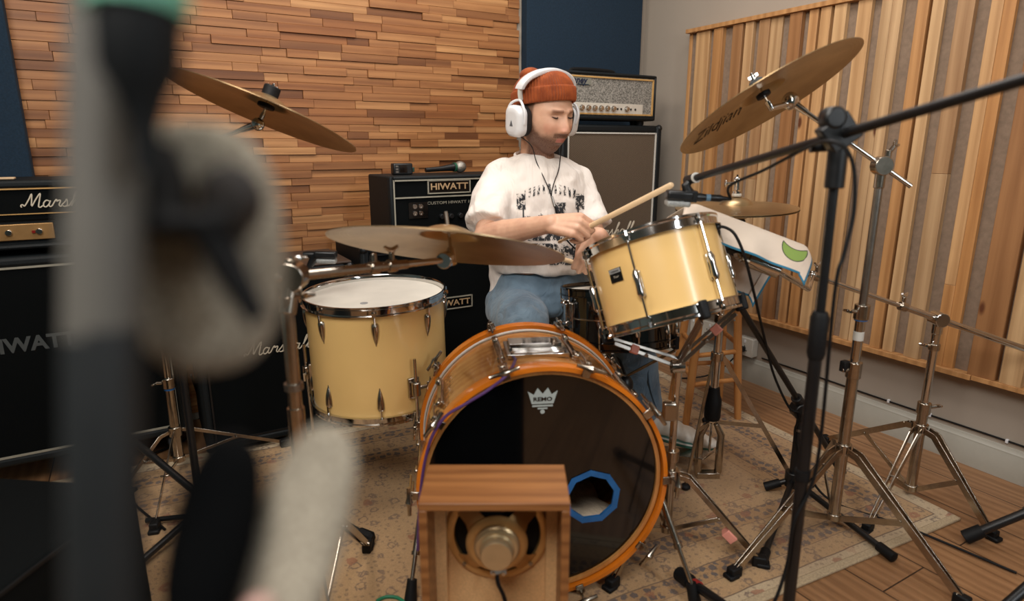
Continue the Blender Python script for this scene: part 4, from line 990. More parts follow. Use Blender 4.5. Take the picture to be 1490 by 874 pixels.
hXl = K(-.42,-.30,-.80); PL = hand(WL_, hXl, K(.0,-.85,.45), -1, (50,62,40), .98)
# legs inside the jeans
HR = Pd(748, 446, 2.23); HL_ = Pd(833, 446, 2.26)
KR = K(.045, 1.88, .535); KL = K(.375, 1.985, .53)
AR = K(.060, 1.95, .13); AL = K(.475, 2.07, .165)
for a_, b_, c_ in ((HR,KR,AR),(HL_,KL,AL)): body.cap(a_, b_, .078, .054, 20); body.cap(b_, c_, .052, .036, 20)
man = thing('person', K(.05, 2.2, 0), 'seated man drumming in an orange beanie, white printed T-shirt and blue jeans', 'person')
HL = WM(man).inverted() @ HM
sk = NT('skin'); tcs = sk.nd('ShaderNodeTexCoord'); mp = sk.nd('ShaderNodeMapping', vector_type='TEXTURE')
mp.inputs['Location'].default_value = HL.translation; mp.inputs['Rotation'].default_value = HL.to_euler()
sk.ln(tcs.outputs['Object'], mp.inputs[0]); sp3 = sk.nd('ShaderNodeSeparateXYZ'); sk.ln(mp.outputs[0], sp3.inputs[0])
hx_, hy_, hz_ = sp3.outputs; ax_ = sk.math('ABSOLUTE', hx_)
def step(n, v, a, b): 
    m_ = n.nd('ShaderNodeMapRange', interpolation_type='SMOOTHSTEP'); n.ln(v, m_.inputs[0]) if not isinstance(v, float) else None
    m_.inputs[1].default_value = a; m_.inputs[2].default_value = b; return m_.outputs[0]
nb = sk.noise(mp.outputs[0], 60, 3); zz_ = sk.math('ADD', hz_, sk.math('MULTIPLY', sk.math('SUBTRACT', nb, .5), .020))
# cheek line: climbs towards the ear
line = sk.math('ADD', -.044, sk.math('MULTIPLY', step(sk, hy_, .062, .010), .052))
jaw = step(sk, sk.math('SUBTRACT', line, zz_), -.010, .022)
jaw = sk.math('MULTIPLY', jaw, step(sk, hz_, -.150, -.118))
jaw = sk.math('MULTIPLY', jaw, step(sk, hy_, -.020, .0))
mous = sk.math('MULTIPLY', sk.math('MULTIPLY', step(sk, hz_, -.060, -.054), step(sk, hz_, -.036, -.043)), step(sk, ax_, .036, .028))
lip = sk.math('MULTIPLY', sk.math('MULTIPLY', step(sk, hz_, -.0700, -.067), step(sk, hz_, -.0540, -.057)), step(sk, ax_, .0205, .016))
front_ = step(sk, hy_, .06, .075)
lip = sk.math('MULTIPLY', lip, front_); mous = sk.math('MULTIPLY', mous, front_)
under = sk.math('MULTIPLY', sk.math('MULTIPLY', step(sk, hz_, -.086, -.080), step(sk, hz_, -.070, -.074)), 0.0)
beard = sk.math('MULTIPLY', sk.math('MAXIMUM', jaw, mous), sk.math('SUBTRACT', 1.0, lip))
strand = sk.noise(sk.co((1,1,.25)), 420, 2)
beard = sk.math('MULTIPLY', beard, sk.math('MULTIPLY_ADD', strand, .6, .55))
brow = sk.math('MULTIPLY', sk.math('MULTIPLY', step(sk, hz_, .021, .025), step(sk, hz_, .035, .030)), sk.math('MULTIPLY', step(sk, ax_, .050, .042), step(sk, ax_, .010, .014)))
brow = sk.math('MULTIPLY', sk.math('MULTIPLY', brow, front_), .75)
hair = sk.math('MULTIPLY', sk.math('MULTIPLY', step(sk, hy_, .034, .022), step(sk, hz_, -.035, -.015)), .8)
hair2 = sk.math('MULTIPLY', sk.math('MULTIPLY', step(sk, hy_, -.02, -.03), step(sk, hz_, -.09, -.07)), .9)
c0 = sk.mix(sk.ramp(sk.noise(sk.co(), 28, 3), [(.3,0.0),(.7,1.0)]), lin((196,150,124)), lin((214,170,142)))
flush = sk.math('MULTIPLY', sk.math('MULTIPLY', step(sk, sk.math('ABSOLUTE', sk.math('ADD', hz_, .025)), .03, .0), front_), .35)
c0 = sk.mix(flush, c0, lin((205,128,104)))
c0 = sk.mix(lip, c0, lin((182,112,98))); c0 = sk.mix(beard, c0, lin((84,52,38))); c0 = sk.mix(brow, c0, lin((120,78,54))); c0 = sk.mix(hair, c0, lin((84,54,38))); c0 = sk.mix(hair2, c0, lin((84,54,38)))
sk.set(base=c0, rough=.5, sss=.12); sk.b.inputs['Subsurface Radius'].default_value = (1,.35,.2); sk.b.inputs['Subsurface Scale'].default_value = .006
sk.bump(sk.noise(sk.co(), 500, 2), .15, .001)
bo = body.build('body', sk.m, man, recalc=True); mod_remesh(bo, .0030, 3, .5)
# eyes: lids almost closed, looking down
for s in (-1,1):
    e = MB(HM); c = Vector((s*.030,.0830,.0085))
    e.tube([c+Vector((-.0125,-.0035,.0015)), c+Vector((-.006,.0035,-.001)), c+Vector((0,.0055,-.002)), c+Vector((.006,.0035,-.001)), c+Vector((.0125,-.0035,.0015))], [.0008,.0020,.0026,.0022,.0008], 8, flat=((0,1,0),1))
    e.build('eyelashes', mat('dark_lashes', (52,32,26), .7, 0, .1), man)
# beanie
bn = NT('orange_ribbed_knit'); vb = bn.co(kind='Object'); bn.set(base=bn.mix(bn.ramp(bn.noise(vb, 40, 3), [(.3,0.0),(.7,1.0)]), lin((126,56,18)), lin((150,72,26))), rough=.95, sheen=.05); bn.bump(bn.noise(vb, 700, 2), .4, .001)
BM = HM @ Matrix.Translation((0,-.010,.044)) @ Matrix.Rotation(R(14),4,'X') @ Matrix.Diagonal((1,1,.70,1))
def ribbed(prof, m, ribs=64, amp=.0019, ky=1.22, tw=0):
    seg = ribs*4; mb = MB(m); vs = []; fs = []
    for i, (r, z) in enumerate(prof):
        for k in range(seg):
            a = 2*PI*k/seg; rr = r+amp*math.cos(ribs*a)*min(1, r/.05); rr += .0016*noise.noise(Vector((math.cos(a)*3, math.sin(a)*3, z*30)))
            vs.append((rr*math.cos(a), rr*math.sin(a)*ky-.0, z))
    n = len(prof)
    for i in range(n-1):
        for k in range(seg): l = (k+1) % seg; fs.append((i*seg+k, i*seg+l, (i+1)*seg+l, (i+1)*seg+k))
    mb.add(vs, fs); return mb
dome = [(.083,-.012),(.0855,.01),(.086,.035),(.083,.062),(.075,.088),(.062,.108),(.045,.122),(.026,.131),(.008,.134),(.0005,.134)]
dsm = [tuple(p)[:2] for p in smooth_pts([(a, b, 0) for a, b in dome], 3)]
be = ribbed(dsm, BM).build('beanie', bn.m, man, recalc=True, angle=80)
cuff = [(.082,.048),(.0865,.051),(.0895,.046),(.0905,.030),(.0905,.008),(.0890,-.008),(.0860,-.014),(.082,-.012)]
ribbed([tuple(p)[:2] for p in smooth_pts([(a, b, 0) for a, b in cuff], 3)], BM, 64, .0020).build('beanie_cuff', bn.m, be, angle=80)
MB(BM).ell((.0,-.056,.128), (.032,.036,.032)).build('beanie_peak', bn.m, be)
# T-shirt
tee = NT('white_cotton'); vt = tee.co()
tee.set(base=tee.mix(tee.ramp(tee.noise(vt, 6, 3), [(.3,0.0),(.7,1.0)]), lin((222,212,204)), lin((236,228,220))), rough=.85, sheen=.2)
f1 = tee.noise(tee.co((1,1,.35), rot=(.3,.2,.4)), 13, 3, .5, 1.6); f2 = tee.noise(vt, 900, 1)
tee.bump(tee.math('ADD', f1, tee.math('MULTIPLY', f2, .02)), .55, .020)
sh_ = MB(); dn = (pel-neck)
nk = neck+Vector((0,0,.012))
loft(sh_, [(nk-BY*.004, .074, .060),(neck-Vector((0,0,.012)), .120,.078),(neck.lerp(pel,.10),.160,.098),(neck.lerp(pel,.22),.170,.120),(neck.lerp(pel,.42),.186,.135),(neck.lerp(pel,.62),.182,.138),(neck.lerp(pel,.78),.182,.140),(neck.lerp(pel,.88),.180,.146),(neck.lerp(pel,.94),.178,.148)], BX, BY, 36, 2.2)
def sleeve(S, E, k):
    d = (E-S); sh_.cap(S, S+d*.4, .060, .066); sh_.tube([S+d*.3, S+d*k], [.066,.071], 24)
sleeve(SR_-Vector((0,0,.012)), ER_+BX*.004, .80); sleeve(SL_-Vector((0,0,.012)), EL_+Vector((0,0,.0)), .80)
sh_.cap(neck+BX*.05-Vector((0,0,.02)), SR_-Vector((0,0,.0)), .046, .052); sh_.cap(neck-BX*.05-Vector((0,0,.02)), SL_, .046, .052)
# loose hem hanging over his right hip
hp = pel+BX*.135-Vector((0,0,.0)); sh_.cap(hp+Vector((0,0,.05)), hp+BX*.012-Vector((0,0,.045))-BY*.01, .052, .036)
so = sh_.build('t_shirt', tee.m, man); mod_remesh(so, .006, 10, .5)
tx = bpy.data.textures.new('folds', 'CLOUDS'); tx.noise_scale = .16; tx.noise_depth = 2
dm = so.modifiers.new('folds', 'DISPLACE'); dm.texture = tx; dm.strength = .018; dm.mid_level = .5
tx2 = bpy.data.textures.new('creases', 'MARBLE'); tx2.noise_scale = .12; tx2.turbulence = 9
dm = so.modifiers.new('creases', 'DISPLACE'); dm.texture = tx2; dm.strength = .009; dm.mid_level = .5
MB(frame(nk+Vector((0,0,-.006))-BY*.006, Vector((0,0,1))+BY*.30, BX)).lathe([(.073,-.010),(.078,-.008),(.078,.006),(.072,.010),(.068,.004)], 48, Matrix.Diagonal((1,.84,1,1)), closed=True).build('collar', tee.m, so)
# jeans
dn_ = NT('blue_denim'); vd = dn_.co()
tw_ = dn_.nd('ShaderNodeTexWave'); tw_.inputs['Scale'].default_value = 260; tw_.bands_direction = 'DIAGONAL'; dn_.ln(vd, tw_.inputs[0])
db = dn_.mix(dn_.ramp(dn_.noise(vd, 7, 3, .6), [(.35,0.0),(.65,1.0)]), lin((66,88,108)), lin((110,134,152)))
dn_.set(base=dn_.mix(dn_.math('MULTIPLY', tw_.outputs[1], .25), db, lin((150,168,180))), rough=.9, sheen=.2)
dn_.bump(dn_.noise(dn_.co((1,1,.5)), 17, 3, .5, 2.0), .6, .014)
jn = MB()
loft(jn, [(pel+Vector((0,0,.035)), .160, .124),(pel-Vector((0,0,.03)),.176,.146),(pel-Vector((0,0,.10)),.185,.145),(pel-Vector((0,0,.125)),.16,.13)], BX, BY, 30)
def leg(H, Kn, A, flare=.062):
    jn.cap(H, H.lerp(Kn,.5), .100, .092, 24); jn.cap(H.lerp(Kn,.5), Kn, .092, .076, 24); jn.cap(Kn, Kn.lerp(A,.45), .074, .066, 24)
    jn.tube([Kn.lerp(A,.35), Kn.lerp(A,.7), A], [.068,.062,flare], 24)
leg(HR, KR, AR); leg(HL_, KL, AL)
jo = jn.build('jeans', dn_.m, man); mod_remesh(jo, .006, 8, .5)
dm = jo.modifiers.new('folds', 'DISPLACE'); dm.texture = tx; dm.strength = .022; dm.mid_level = .5
dm = jo.modifiers.new('creases', 'DISPLACE'); dm.texture = tx2; dm.strength = .007; dm.mid_level = .5
b = MB(); b.tube(smooth_pts([AL+Vector((0,0,.35))-BY*-.066+BX*.02, AL.lerp(KL,.5)+BY*.068, AL+BY*.063+Vector((0,0,.03))], 5), .0022, 6); b.build('side_seam', mat('denim_seam', (70,90,108), .9), jo)
b = MB(); b.tube([pel+BY*.135+Vector((0,0,-.005)), pel+BY*.145-Vector((0,0,.06)), pel+BY*.14-Vector((0,0,.10))], .003, 6); b.build('fly_seam', mat('denim_seam_blue', (60,80,100), .9), jo)
# trainers
def shoe(A, toe, nm='trainer'):
    f = (toe-A); f.z = 0; L = .285; f.normalize(); rgt = f.cross(Vector((0,0,1)))
    heel = Vector((A.x,A.y,A.z-.085))-f*.055
    sl = math.atan2(toe.z-heel.z, L); fd = (f*math.cos(sl)+Vector((0,0,math.sin(sl)))); up = rgt.cross(fd)
    m = Matrix((rgt, fd, up)).transposed().to_4x4(); m.translation = heel
    b = MB(m)
    for i, (y, w, h, z) in enumerate([(.03,.034,.045,.055),(.07,.036,.050,.052),(.11,.038,.042,.045),(.15,.042,.034,.038),(.19,.045,.028,.032),(.23,.044,.023,.027),(.262,.034,.018,.022)]):
        b.ell((0,y,z), (w,.040,h), None, 18, 10)
    b.tube([(0,.045,.06),(0,.040,.115)], [.040,.042], 20)
    o = b.build(nm, mat('white_trainer_leather', (216,208,196), .55, 0, .06, 30), man); mod_remesh(o, .0045, 8)
    b = MB(m); out = [(.036*math.sin(t)*(1.0 if True else 1)+0, 0) for t in (0,)]
    poly = []
    for k in range(36):
        t = 2*PI*k/36; yy = .140+.150*math.cos(t); ww = (.036+.012*math.exp(-((yy-.20)/.06)**2))*abs(math.sin(t))**.75*(1 if math.sin(t) >= 0 else -1); poly.append((ww, yy))
    b.prism(poly, 0, .022); b.build('sole', mat('green_trainer_sole', (42,88,74), .5), o, bevel=.004)
    b = MB(m); b.prism([(x*1.02, (y-.14)*1.01+.14) for x, y in poly], .012, .018); b.build('sole_stripe', M['white2'], o)
    b = MB(m)
    for j in range(5):
        y = .105+j*.020; z = .088-.010*j-.001*j*j*.6; b.tube([(-.024,y,z-.014),(0,y+.004,z+.002),(.024,y,z-.014)], .0028, 8)
    b.build('laces', M['head'], o)
    b = MB(m); b.box((0,.128,.080),(.020,.075,.006), Matrix.Rotation(R(-24),3,'X')); b.build('tongue', mat('dark_green_suede', (36,52,48), .8), o, bevel=.003)
shoe(AL+Vector((0,0,.01)), K(.70,1.99,.060)); shoe(AR, K(.09,1.73,.06))
# surface probe for what lies on the shirt
bpy.context.view_layer.update()
dg = bpy.context.evaluated_depsgraph_get()
def bvh_of(o):
    ev = o.evaluated_get(dg); me = ev.to_mesh(); t = BVHTree.FromPolygons([WM(o) @ v.co for v in me.vertices], [tuple(p.vertices) for p in me.polygons]); ev.to_mesh_clear(); return t
TB = bvh_of(so)
def on_shirt(px, py, off=.004, fallback=2.0):
    u, v, w = ray(px, py); d = K(u, v, 0); d.z = w; h = TB.ray_cast(Vector((0,0,CH)), d.normalized())
    if h[0] is None: return Pd(px, py, fallback)
    n = h[1]; n = n if n.dot(d) < 0 else -n
    return h[0]+n*off
# print on the chest: a thin sheet of ink following the cloth
nu, nv = 60, 70; vs = []; fs = []
for j in range(nv+1):
    for i in range(nu+1): vs.append(on_shirt(751+98*i/nu+3*(1-j/nv), 388-126*j/nv, .0018))
fs = [(j*(nu+1)+i, j*(nu+1)+i+1, (j+1)*(nu+1)+i+1, (j+1)*(nu+1)+i) for j in range(nv) for i in range(nu)]
fs = [f for f in fs if max((vs[a]-vs[b_]).length for a in f for b_ in f) < .03]
pm = MB(); pm.add(vs, fs)
ink = NT('black_shirt_ink'); uvn = ink.nd('ShaderNodeUVMap'); uvn.uv_map = 'uv'; su_ = ink.nd('ShaderNodeSeparateXYZ'); ink.ln(uvn.outputs[0], su_.inputs[0]); U, V = su_.outputs[0], su_.outputs[1]
def band_(v, a, b, s=.008): return ink.math('MULTIPLY', step(ink, v, a-s, a+s), step(ink, v, b+s, b-s))
sc_ = ink.nd('ShaderNodeMapping'); ink.ln(uvn.outputs[0], sc_.inputs[0])
N1 = ink.noise(sc_.outputs[0], 9, 6, .7); N2 = ink.noise(sc_.outputs[0], 19, 4, .65, 1.5)
mixn = ink.math('ADD', ink.math('MULTIPLY', N1, .6), ink.math('MULTIPLY', N2, .4))
pic = ink.math('MULTIPLY', band_(U, .10, .90), band_(V, .30, .66))
sky_ = step(ink, ink.math('ADD', V, ink.math('MULTIPLY', ink.math('SUBTRACT', N1, .5), .25)), .585, .57)
thr = ink.math('MULTIPLY', pic, ink.math('MULTIPLY', sky_, step(ink, mixn, .535, .500)))
fig = ink.math('MULTIPLY', band_(ink.math('ADD', U, ink.math('MULTIPLY', ink.math('SUBTRACT', N2, .5), .10)), .56, .72), band_(V, .38, .74))
fig = ink.math('MULTIPLY', fig, step(ink, N2, .60, .50))
frm = ink.math('MULTIPLY', ink.math('MAXIMUM', band_(U, .085, .105, .003), band_(U, .895, .915, .003)), band_(V, .30, .72))
lowp = ink.math('MULTIPLY', ink.math('MULTIPLY', band_(U, .06, .94), band_(V, .02, .27)), step(ink, mixn, .515, .490))
arch = ink.math('SUBTRACT', V, ink.math('MULTIPLY_ADD', ink.math('POWER', ink.math('ABSOLUTE', ink.math('SUBTRACT', U, .5)), 2.0), -.50, .90))
lw = ink.nd('ShaderNodeTexWave'); lw.inputs['Scale'].default_value = 4.2; lw.inputs['Distortion'].default_value = 4; ink.ln(sc_.outputs[0], lw.inputs[0])
let = ink.math('MULTIPLY', ink.math('MULTIPLY', band_(arch, -.055, .055), band_(U, .12, .88)), ink.math('MULTIPLY', step(ink, lw.outputs[1], .55, .65), step(ink, N2, .44, .56)))
palm = ink.math('MULTIPLY', ink.math('MULTIPLY', ink.math('MAXIMUM', band_(U, .0, .13), band_(U, .87, 1.0)), band_(V, .66, .84)), step(ink, N2, .53, .49))
al = ink.math('MAXIMUM', ink.math('MAXIMUM', ink.math('MAXIMUM', thr, fig), ink.math('MAXIMUM', let, palm)), ink.math('MAXIMUM', frm, lowp))
ink.set(base=lin((30,34,40)), rough=.8, alpha=ink.math('MULTIPLY', al, .93))
po = pm.build('shirt_print', ink.m, man, recalc=False)
uvl = po.data.uv_layers.new(name='uv')
idx = {}
for poly in po.data.polygons:
    for li in poly.loop_indices:
        vi = po.data.loops[li].vertex_index; uvl.data[li].uv = ((vi % (nu+1))/nu, (vi//(nu+1))/nv)
po.parent = so; 
# headphones
hp_ = thing('headphones', hc+Vector((0,0,.15)), 'white over-ear headphones worn over the orange beanie', 'headphones')
for s in (1,-1):
    q = HM @ Matrix.Translation((s*.088,-.004,-.012)) @ Matrix.Diagonal((1,.94,.90,1)) @ Matrix.Rotation(R(s*4),4,'Y')
    b = MB(q); pts = []
    def rr(w, h, r, n=8):
        o_ = []
        for cx, cz, a0 in ((w-r,h-r,0),(-(w-r),h-r,90),(-(w-r),-(h-r),180),(w-r,-(h-r),270)):
            for k in range(n+1): a = R(a0+90*k/n); o_.append((cx+r*math.cos(a), cz+r*math.sin(a)))
        return o_
    def slab(mb, prof_):
        vs = []; fs = []
        for x, w, h, r in prof_: vs += [(s*x, a, c) for a, c in rr(w, h, r)]
        n = 36; m_ = len(prof_)
        for i in range(m_-1): fs += [(i*n+k, i*n+(k+1)%n, (i+1)*n+(k+1)%n, (i+1)*n+k) for k in range(n)]
        fs.append(tuple(range(n))); fs.append(tuple((m_-1)*n+k for k in range(n))); mb.add(vs, fs)
    b = MB(q); slab(b, [(.006,.038,.050,.030),(.022,.040,.052,.030),(.034,.038,.050,.028),(.040,.030,.042,.024),(.0405,.02,.03,.015)]); cup = b.build('ear_cup', M['white'], hp_, angle=50)
    b = MB(q); slab(b, [(-.012,.036,.046,.030),(-.006,.040,.051,.032),(.008,.040,.051,.032),(.010,.034,.046,.03)]); b.build('ear_cushion', mat('black_cushion', (18,18,20), .7), hp_, angle=50)
    b = MB(q); b.prism([(-.008,-.009),(.008,-.009),(0,.011)], .0402, .0412, Matrix(((0,0,s,0),(1,0,0,0),(0,1,0,-.006),(0,0,0,1)))); b.build('triangle_mark', mat('grey_mark', (120,124,130), .4, .4), cup)
    b = MB(q); yk = [(s*.020,-.041,-.005),(s*.022,-.043,.028),(s*.020,-.028,.056),(s*.012,0,.068),(s*.020,.028,.056),(s*.022,.043,.028),(s*.020,.041,-.005)]
    b.tube(smooth_pts(yk, 5), .0042, 10); b.build('yoke', M['white'], hp_)
    b = MB(HM); b.tube(smooth_pts([(s*.098,-.004,.048),(s*.104,-.004,.070),(s*.104,-.003,.090)], 4), .0085, 12, flat=((0,1,0),.6)); b.build('slider', M['white2'], hp_)
b = MB(HM); arc = [Vector((.106*math.cos(t), -.004+.022*math.sin(t), .080+.058*math.sin(t))) for t in [PI*k/24 for k in range(25)]]
vs = []; fs = []
for i, p in enumerate(arc):
    t = PI*i/24; n = Vector((math.cos(t), 0, math.sin(t)))
    for dy, dn2 in ((-.017,0),(-.015,.006),(.0,.0085),(.015,.006),(.017,0),(.014,-.006),(-.014,-.006)): vs.append(p+Vector((0,dy,0))+n*dn2)
for i in range(24): fs += [(i*7+k, i*7+(k+1)%7, (i+1)*7+(k+1)%7, (i+1)*7+k) for k in range(7)]
fs += [tuple(range(7)), tuple(24*7+k for k in range(7))]; b.add(vs, fs); b.build('headband', M['white'], hp_, angle=60)
cupb = HM @ Vector((.098,.0,-.055))
b = MB(); b.tube(smooth_pts([cupb, on_shirt(773,212,.006), on_shirt(780,236), on_shirt(791,260), on_shirt(799,278), on_shirt(802,288)], 6), .0016, 8)
b.tube(smooth_pts([HM @ Vector((-.088,0,-.055)), on_shirt(814,232,.008), on_shirt(812,248), on_shirt(806,266), on_shirt(802,280), on_shirt(802,288)], 6), .0016, 8)
b.build('audio_lead', M['rubber'], hp_)
MB().tube([on_shirt(802,286,.005), on_shirt(806,300,.006)], .004, 10).build('splitter', M['steel'], hp_)
MB().tube(smooth_pts([on_shirt(806,299,.006), on_shirt(812,318,.010), on_shirt(820,345,.012), on_shirt(834,364,.02), on_shirt(845,378,.03), Pd(856,395,2.0), Pd(866,420,2.1)], 6), .0028, 8).build('audio_lead', M['rubber'], hp_)
# drumsticks
def stick(a, tip, lab):
    d = (tip-a); L = d.length; d.normalize(); m_ = frame(a, d)
    t = thing('drumstick', a, lab, 'drumstick')
    b = MB(m_); b.lathe([(0,0),(.0055,.001),(.0076,.006),(.0078,L*.72),(.0060,L*.86),(.0036,L*.955),(.0035,L*.958)], 16); b.build('shaft', M['stick'], t)
    b = MB(m_); b.lathe([(.0034,L*.957),(.0050,L*.965),(.0056,L*.978),(.0045,L*.992),(0,L)], 16); b.build('tip', M['stick'], t)
gr = PR(.100,.012,-.032); ft_ = Pd(979, 268, 1.56); dd_ = (ft_-gr).normalized()
stick(ft_+dd_*.0, gr-dd_*.13, 'pale drumstick pointing up to the right from the drummer right fist, butt end forward')
gl = PL(.100,.012,-.030); t2 = K(.40,1.80,.685); d2 = (t2-gl).normalized(); stick(gl-d2*.08, t2, 'pale drumstick held low in the drummer left hand over the black snare')
# throne
th_ = thing('drum_throne', K(.10,2.36,0), 'round black drum throne under the drummer', 'stool')
tb = Vector(K(.10,2.37,0))
MB().lathe([(0,.405),(.15,.405),(.168,.42),(.170,.455),(.150,.470),(0,.472)], 40, Matrix.Translation(tb)).build('seat', M['rubber'], th_)
MB().tube([tb+Vector((0,0,.12)), tb+Vector((0,0,.405))], .0145, 16).build('post', M['chrome2'], th_)
tripod(th_, tb, .26, .12, [tb+K(.22,.12,.001), tb+K(-.22,.12,.001), tb+K(0,-.24,.001)], M['chrome2'], w=.014)
# ------------------------------------------------------------------ hi-hat
hu, hv, hz = vk(1071, 298, 1.90)
hh = thing('hi_hat_cymbals', K(hu, hv, hz-.03), 'pair of bronze hi-hat cymbals on a chrome stand in front of the pine slats', 'cymbals')
mH = KM(hu, hv, hz+.004, R(1.5), R(-2))
def place(mb, name, par, m, mt=None):
    o = mb.build(name, mt or brass.m, None, angle=30); o.parent = par; o.matrix_basis = WM(par).inverted() @ m; return o
def plate(Rr, bell, hb, bow):
    top = []
    for i in range(25):
        r = .006+(Rr-.006)*i/24; top.append((r, (hb*(1-(r/bell)**2)**.6 if r < bell else 0)-bow*(r/Rr)**1.6))
    return MB().lathe(top+[(r, z-.0016) for r, z in reversed(top)], 96, closed=True)
place(plate(.176, .048, .020, .012), 'top_cymbal', hh, mH)
place(plate(.176, .048, .020, .012), 'bottom_cymbal', hh, mH @ Matrix.Translation((0,0,-.030)) @ Matrix.Rotation(PI,4,'X'))
hs = thing('hi_hat_stand', K(hu, hv-.0, RUGZ), 'chrome hi-hat stand with pedal beside the white trainer', 'cymbal stand')
b = MB(mH); b.cyl((0,0,.021),(0,0,.030),.014); b.build('clutch_felt', M['head'], hs, bevel=.002)
b = MB(mH); b.tube([(0,0,-.05),(0,0,.085)], .0032, 10); b.cyl((0,0,.031),(0,0,.037),.012); b.cyl((0,0,.040),(0,0,.068),.0085); b.tube([(0,0,.060),(-.030,0,.060)], .0045, 8); b.ell((-.034,0,.060),(.004,.008,.011)); b.ell((0,0,.072),(.011,.011,.008)); b.build('clutch', M['chrome'], hs)
MB(mH).lathe([(0,-.046),(.026,-.046),(.030,-.052),(.024,-.068),(0,-.070)], 24).build('seat_cup', M['rubber'], hs)
hb = K(hu-.0, hv, 0); hb = Vector((hb.x, hb.y, 0)); 
tb0 = Pd(1056, 533, 2.02); hb2 = Vector((tb0.x, tb0.y, 0)); 
topH = K(hu, hv, hz-.07)
hb2 = K(hu-.02, hv-.0, 0)
MB().tube([hb2+Vector((0,0,.26)), hb2+Vector((0,0,.56))], .0125, 18).build('lower_tube', M['chrome'], hs)
MB().tube([hb2+Vector((0,0,.54)), topH], [.0098,.0098], 18).build('upper_tube', M['chrome'], hs)
clampring(hs, hb2+Vector((0,0,.555)), .017, .028, K(1,-.3,0))
b = MB(); b.tube([hb2+Vector((0,0,.215)), hb2+Vector((0,0,.225)), hb2+Vector((0,0,.285)), hb2+Vector((0,0,.30)), hb2+Vector((0,0,.325))], [.023,.026,.026,.020,.017], 20); b.build('spring_housing', M['rubber'], hs)
# legs: thin flat tripod
cl_ = hb2+Vector((0,0,.43)); MB().tube([cl_-Vector((0,0,.014)), cl_+Vector((0,0,.014))], .019, 18).build('leg_collar', M['chrome2'], hs, bevel=.002)
for f_ in (K(*zk(997,712,RUGZ)), K(*zk(1152,700,RUGZ)), K(hu+.10,hv+.42,RUGZ)):
    o_ = (f_-Vector((hb2.x,hb2.y,0))); o_.z = 0; o_.normalize()
    b = MB(); flat_bar(b, cl_+o_*.018, f_+Vector((0,0,.012)), .014, .004, Vector((0,0,1))); b.build('leg', M['chrome2'], hs)
    j = (cl_+o_*.018).lerp(f_, .55); b = MB(); flat_bar(b, hb2+Vector((0,0,.205))+o_*.02, j, .012, .004, Vector((0,0,1))); b.build('brace', M['chrome2'], hs)
    MB().ell(f_+Vector((0,0,.011)), (.016,.016,.011)).build('rubber_foot', M['rubber'], hs)
# pedal frame and footboard
fx = K(1,0,0); fy = K(0,1,0)
b = MB()
for s in (-1,1): b.tube([hb2+Vector((0,0,.20))+fx*s*.014, hb2+fx*s*.034+Vector((0,0,.16)), hb2+fx*s*.034+Vector((0,0,.03)), hb2+fx*s*.030+Vector((0,0,.013))], [.009,.0125,.0125,.009], 12)
b.box(hb2+Vector((0,0,.018)), (.075,.030,.020), Matrix.Rotation(-YAW,3,'Z')); b.build('pedal_frame', M['chrome2'], hs, bevel=.002)
MB().tube([hb2+Vector((0,0,.20)), hb2+Vector((0,0,.10))], .004, 8).build('pull_rod', M['chrome'], hs)
pd0 = hb2+Vector((0,0,.085)); pd1 = hb2+(AL-hb2).normalized()*.27; pd1.z = .030
b = MB(); flat_bar(b, pd0, pd1, .075, .006, Vector((0,0,1)).cross(pd1-pd0)); b.build('footboard', M['chrome2'], hs, bevel=.002)
b = MB(); q0 = Vector((pd1.x,pd1.y,.016)); flat_bar(b, q0-(pd1-pd0).normalized()*.03, q0+Vector((0,0,.0))+(pd1-pd0).normalized()*.05, .07, .010, Vector((0,0,1)).cross(pd1-pd0)); b.build('heel_plate', M['chrome2'], hs, bevel=.002)

# ------------------------------------------------------------------ pad under a tea towel, held on a long boom
pc_ = Pd(1089, 335, 1.60); pa = (K(.93,-.10,0)+Vector((0,0,-.345))).normalized()
pn = (Vector((0,0,1))+K(.33,.26,0)); pn = (pn-pa*pn.dot(pa)).normalized()
mP = frame(pc_, pn, pa)      # x along the pad, y away from us, z up
pad = thing('percussion_pad', pc_-Vector((0,0,.06)), 'black electronic drum pad under the white tea towel, held by a chrome clamp', 'drum pad')
MB(mP).box((0,.10,-.004),(.275,.19,.036)).build('pad_body', M['plastic'], pad, bevel=.008)
MB(mP).box((.035,.03,-.040),(.13,.07,.045)).build('mount_block', M['rubber'], pad, bevel=.005)
b = MB(mP); b.box((.050,.005,-.066),(.085,.035,.030)); b.cyl((.01,.0,-.058),(.01,.035,-.058),.016); b.build('clamp_body', M['chrome2'], pad, bevel=.004)
for dx in (.045,.085): MB(mP).lathe([(.012,-.020),(.021,-.020),(.021,.020),(.012,.020)], 18, Matrix.Translation((dx,.0,-.068)) @ Matrix.Rotation(PI/2,4,'Y'), closed=True).build('clamp_jaw', M['chrome'], pad)
tw = thing('tea_towel', pc_, 'white tea towel with blue hem and a green leaf print, draped over the drum pad', 'towel')
tm = NT('white_tea_towel'); uvt = tm.nd('ShaderNodeUVMap'); uvt.uv_map = 'uv'; s2 = tm.nd('ShaderNodeSeparateXYZ'); tm.ln(uvt.outputs[0], s2.inputs[0])
def stp(v, a, b): m_ = tm.nd('ShaderNodeMapRange', interpolation_type='SMOOTHSTEP'); tm.ln(v, m_.inputs[0]); m_.inputs[1].default_value = a; m_.inputs[2].default_value = b; return m_.outputs[0]
TU, TV = s2.outputs[0], s2.outputs[1]
hem = tm.math('MAXIMUM', tm.math('MAXIMUM', stp(TV, .014, .012), stp(TV, .986, .988)), stp(TU, .985, .988))
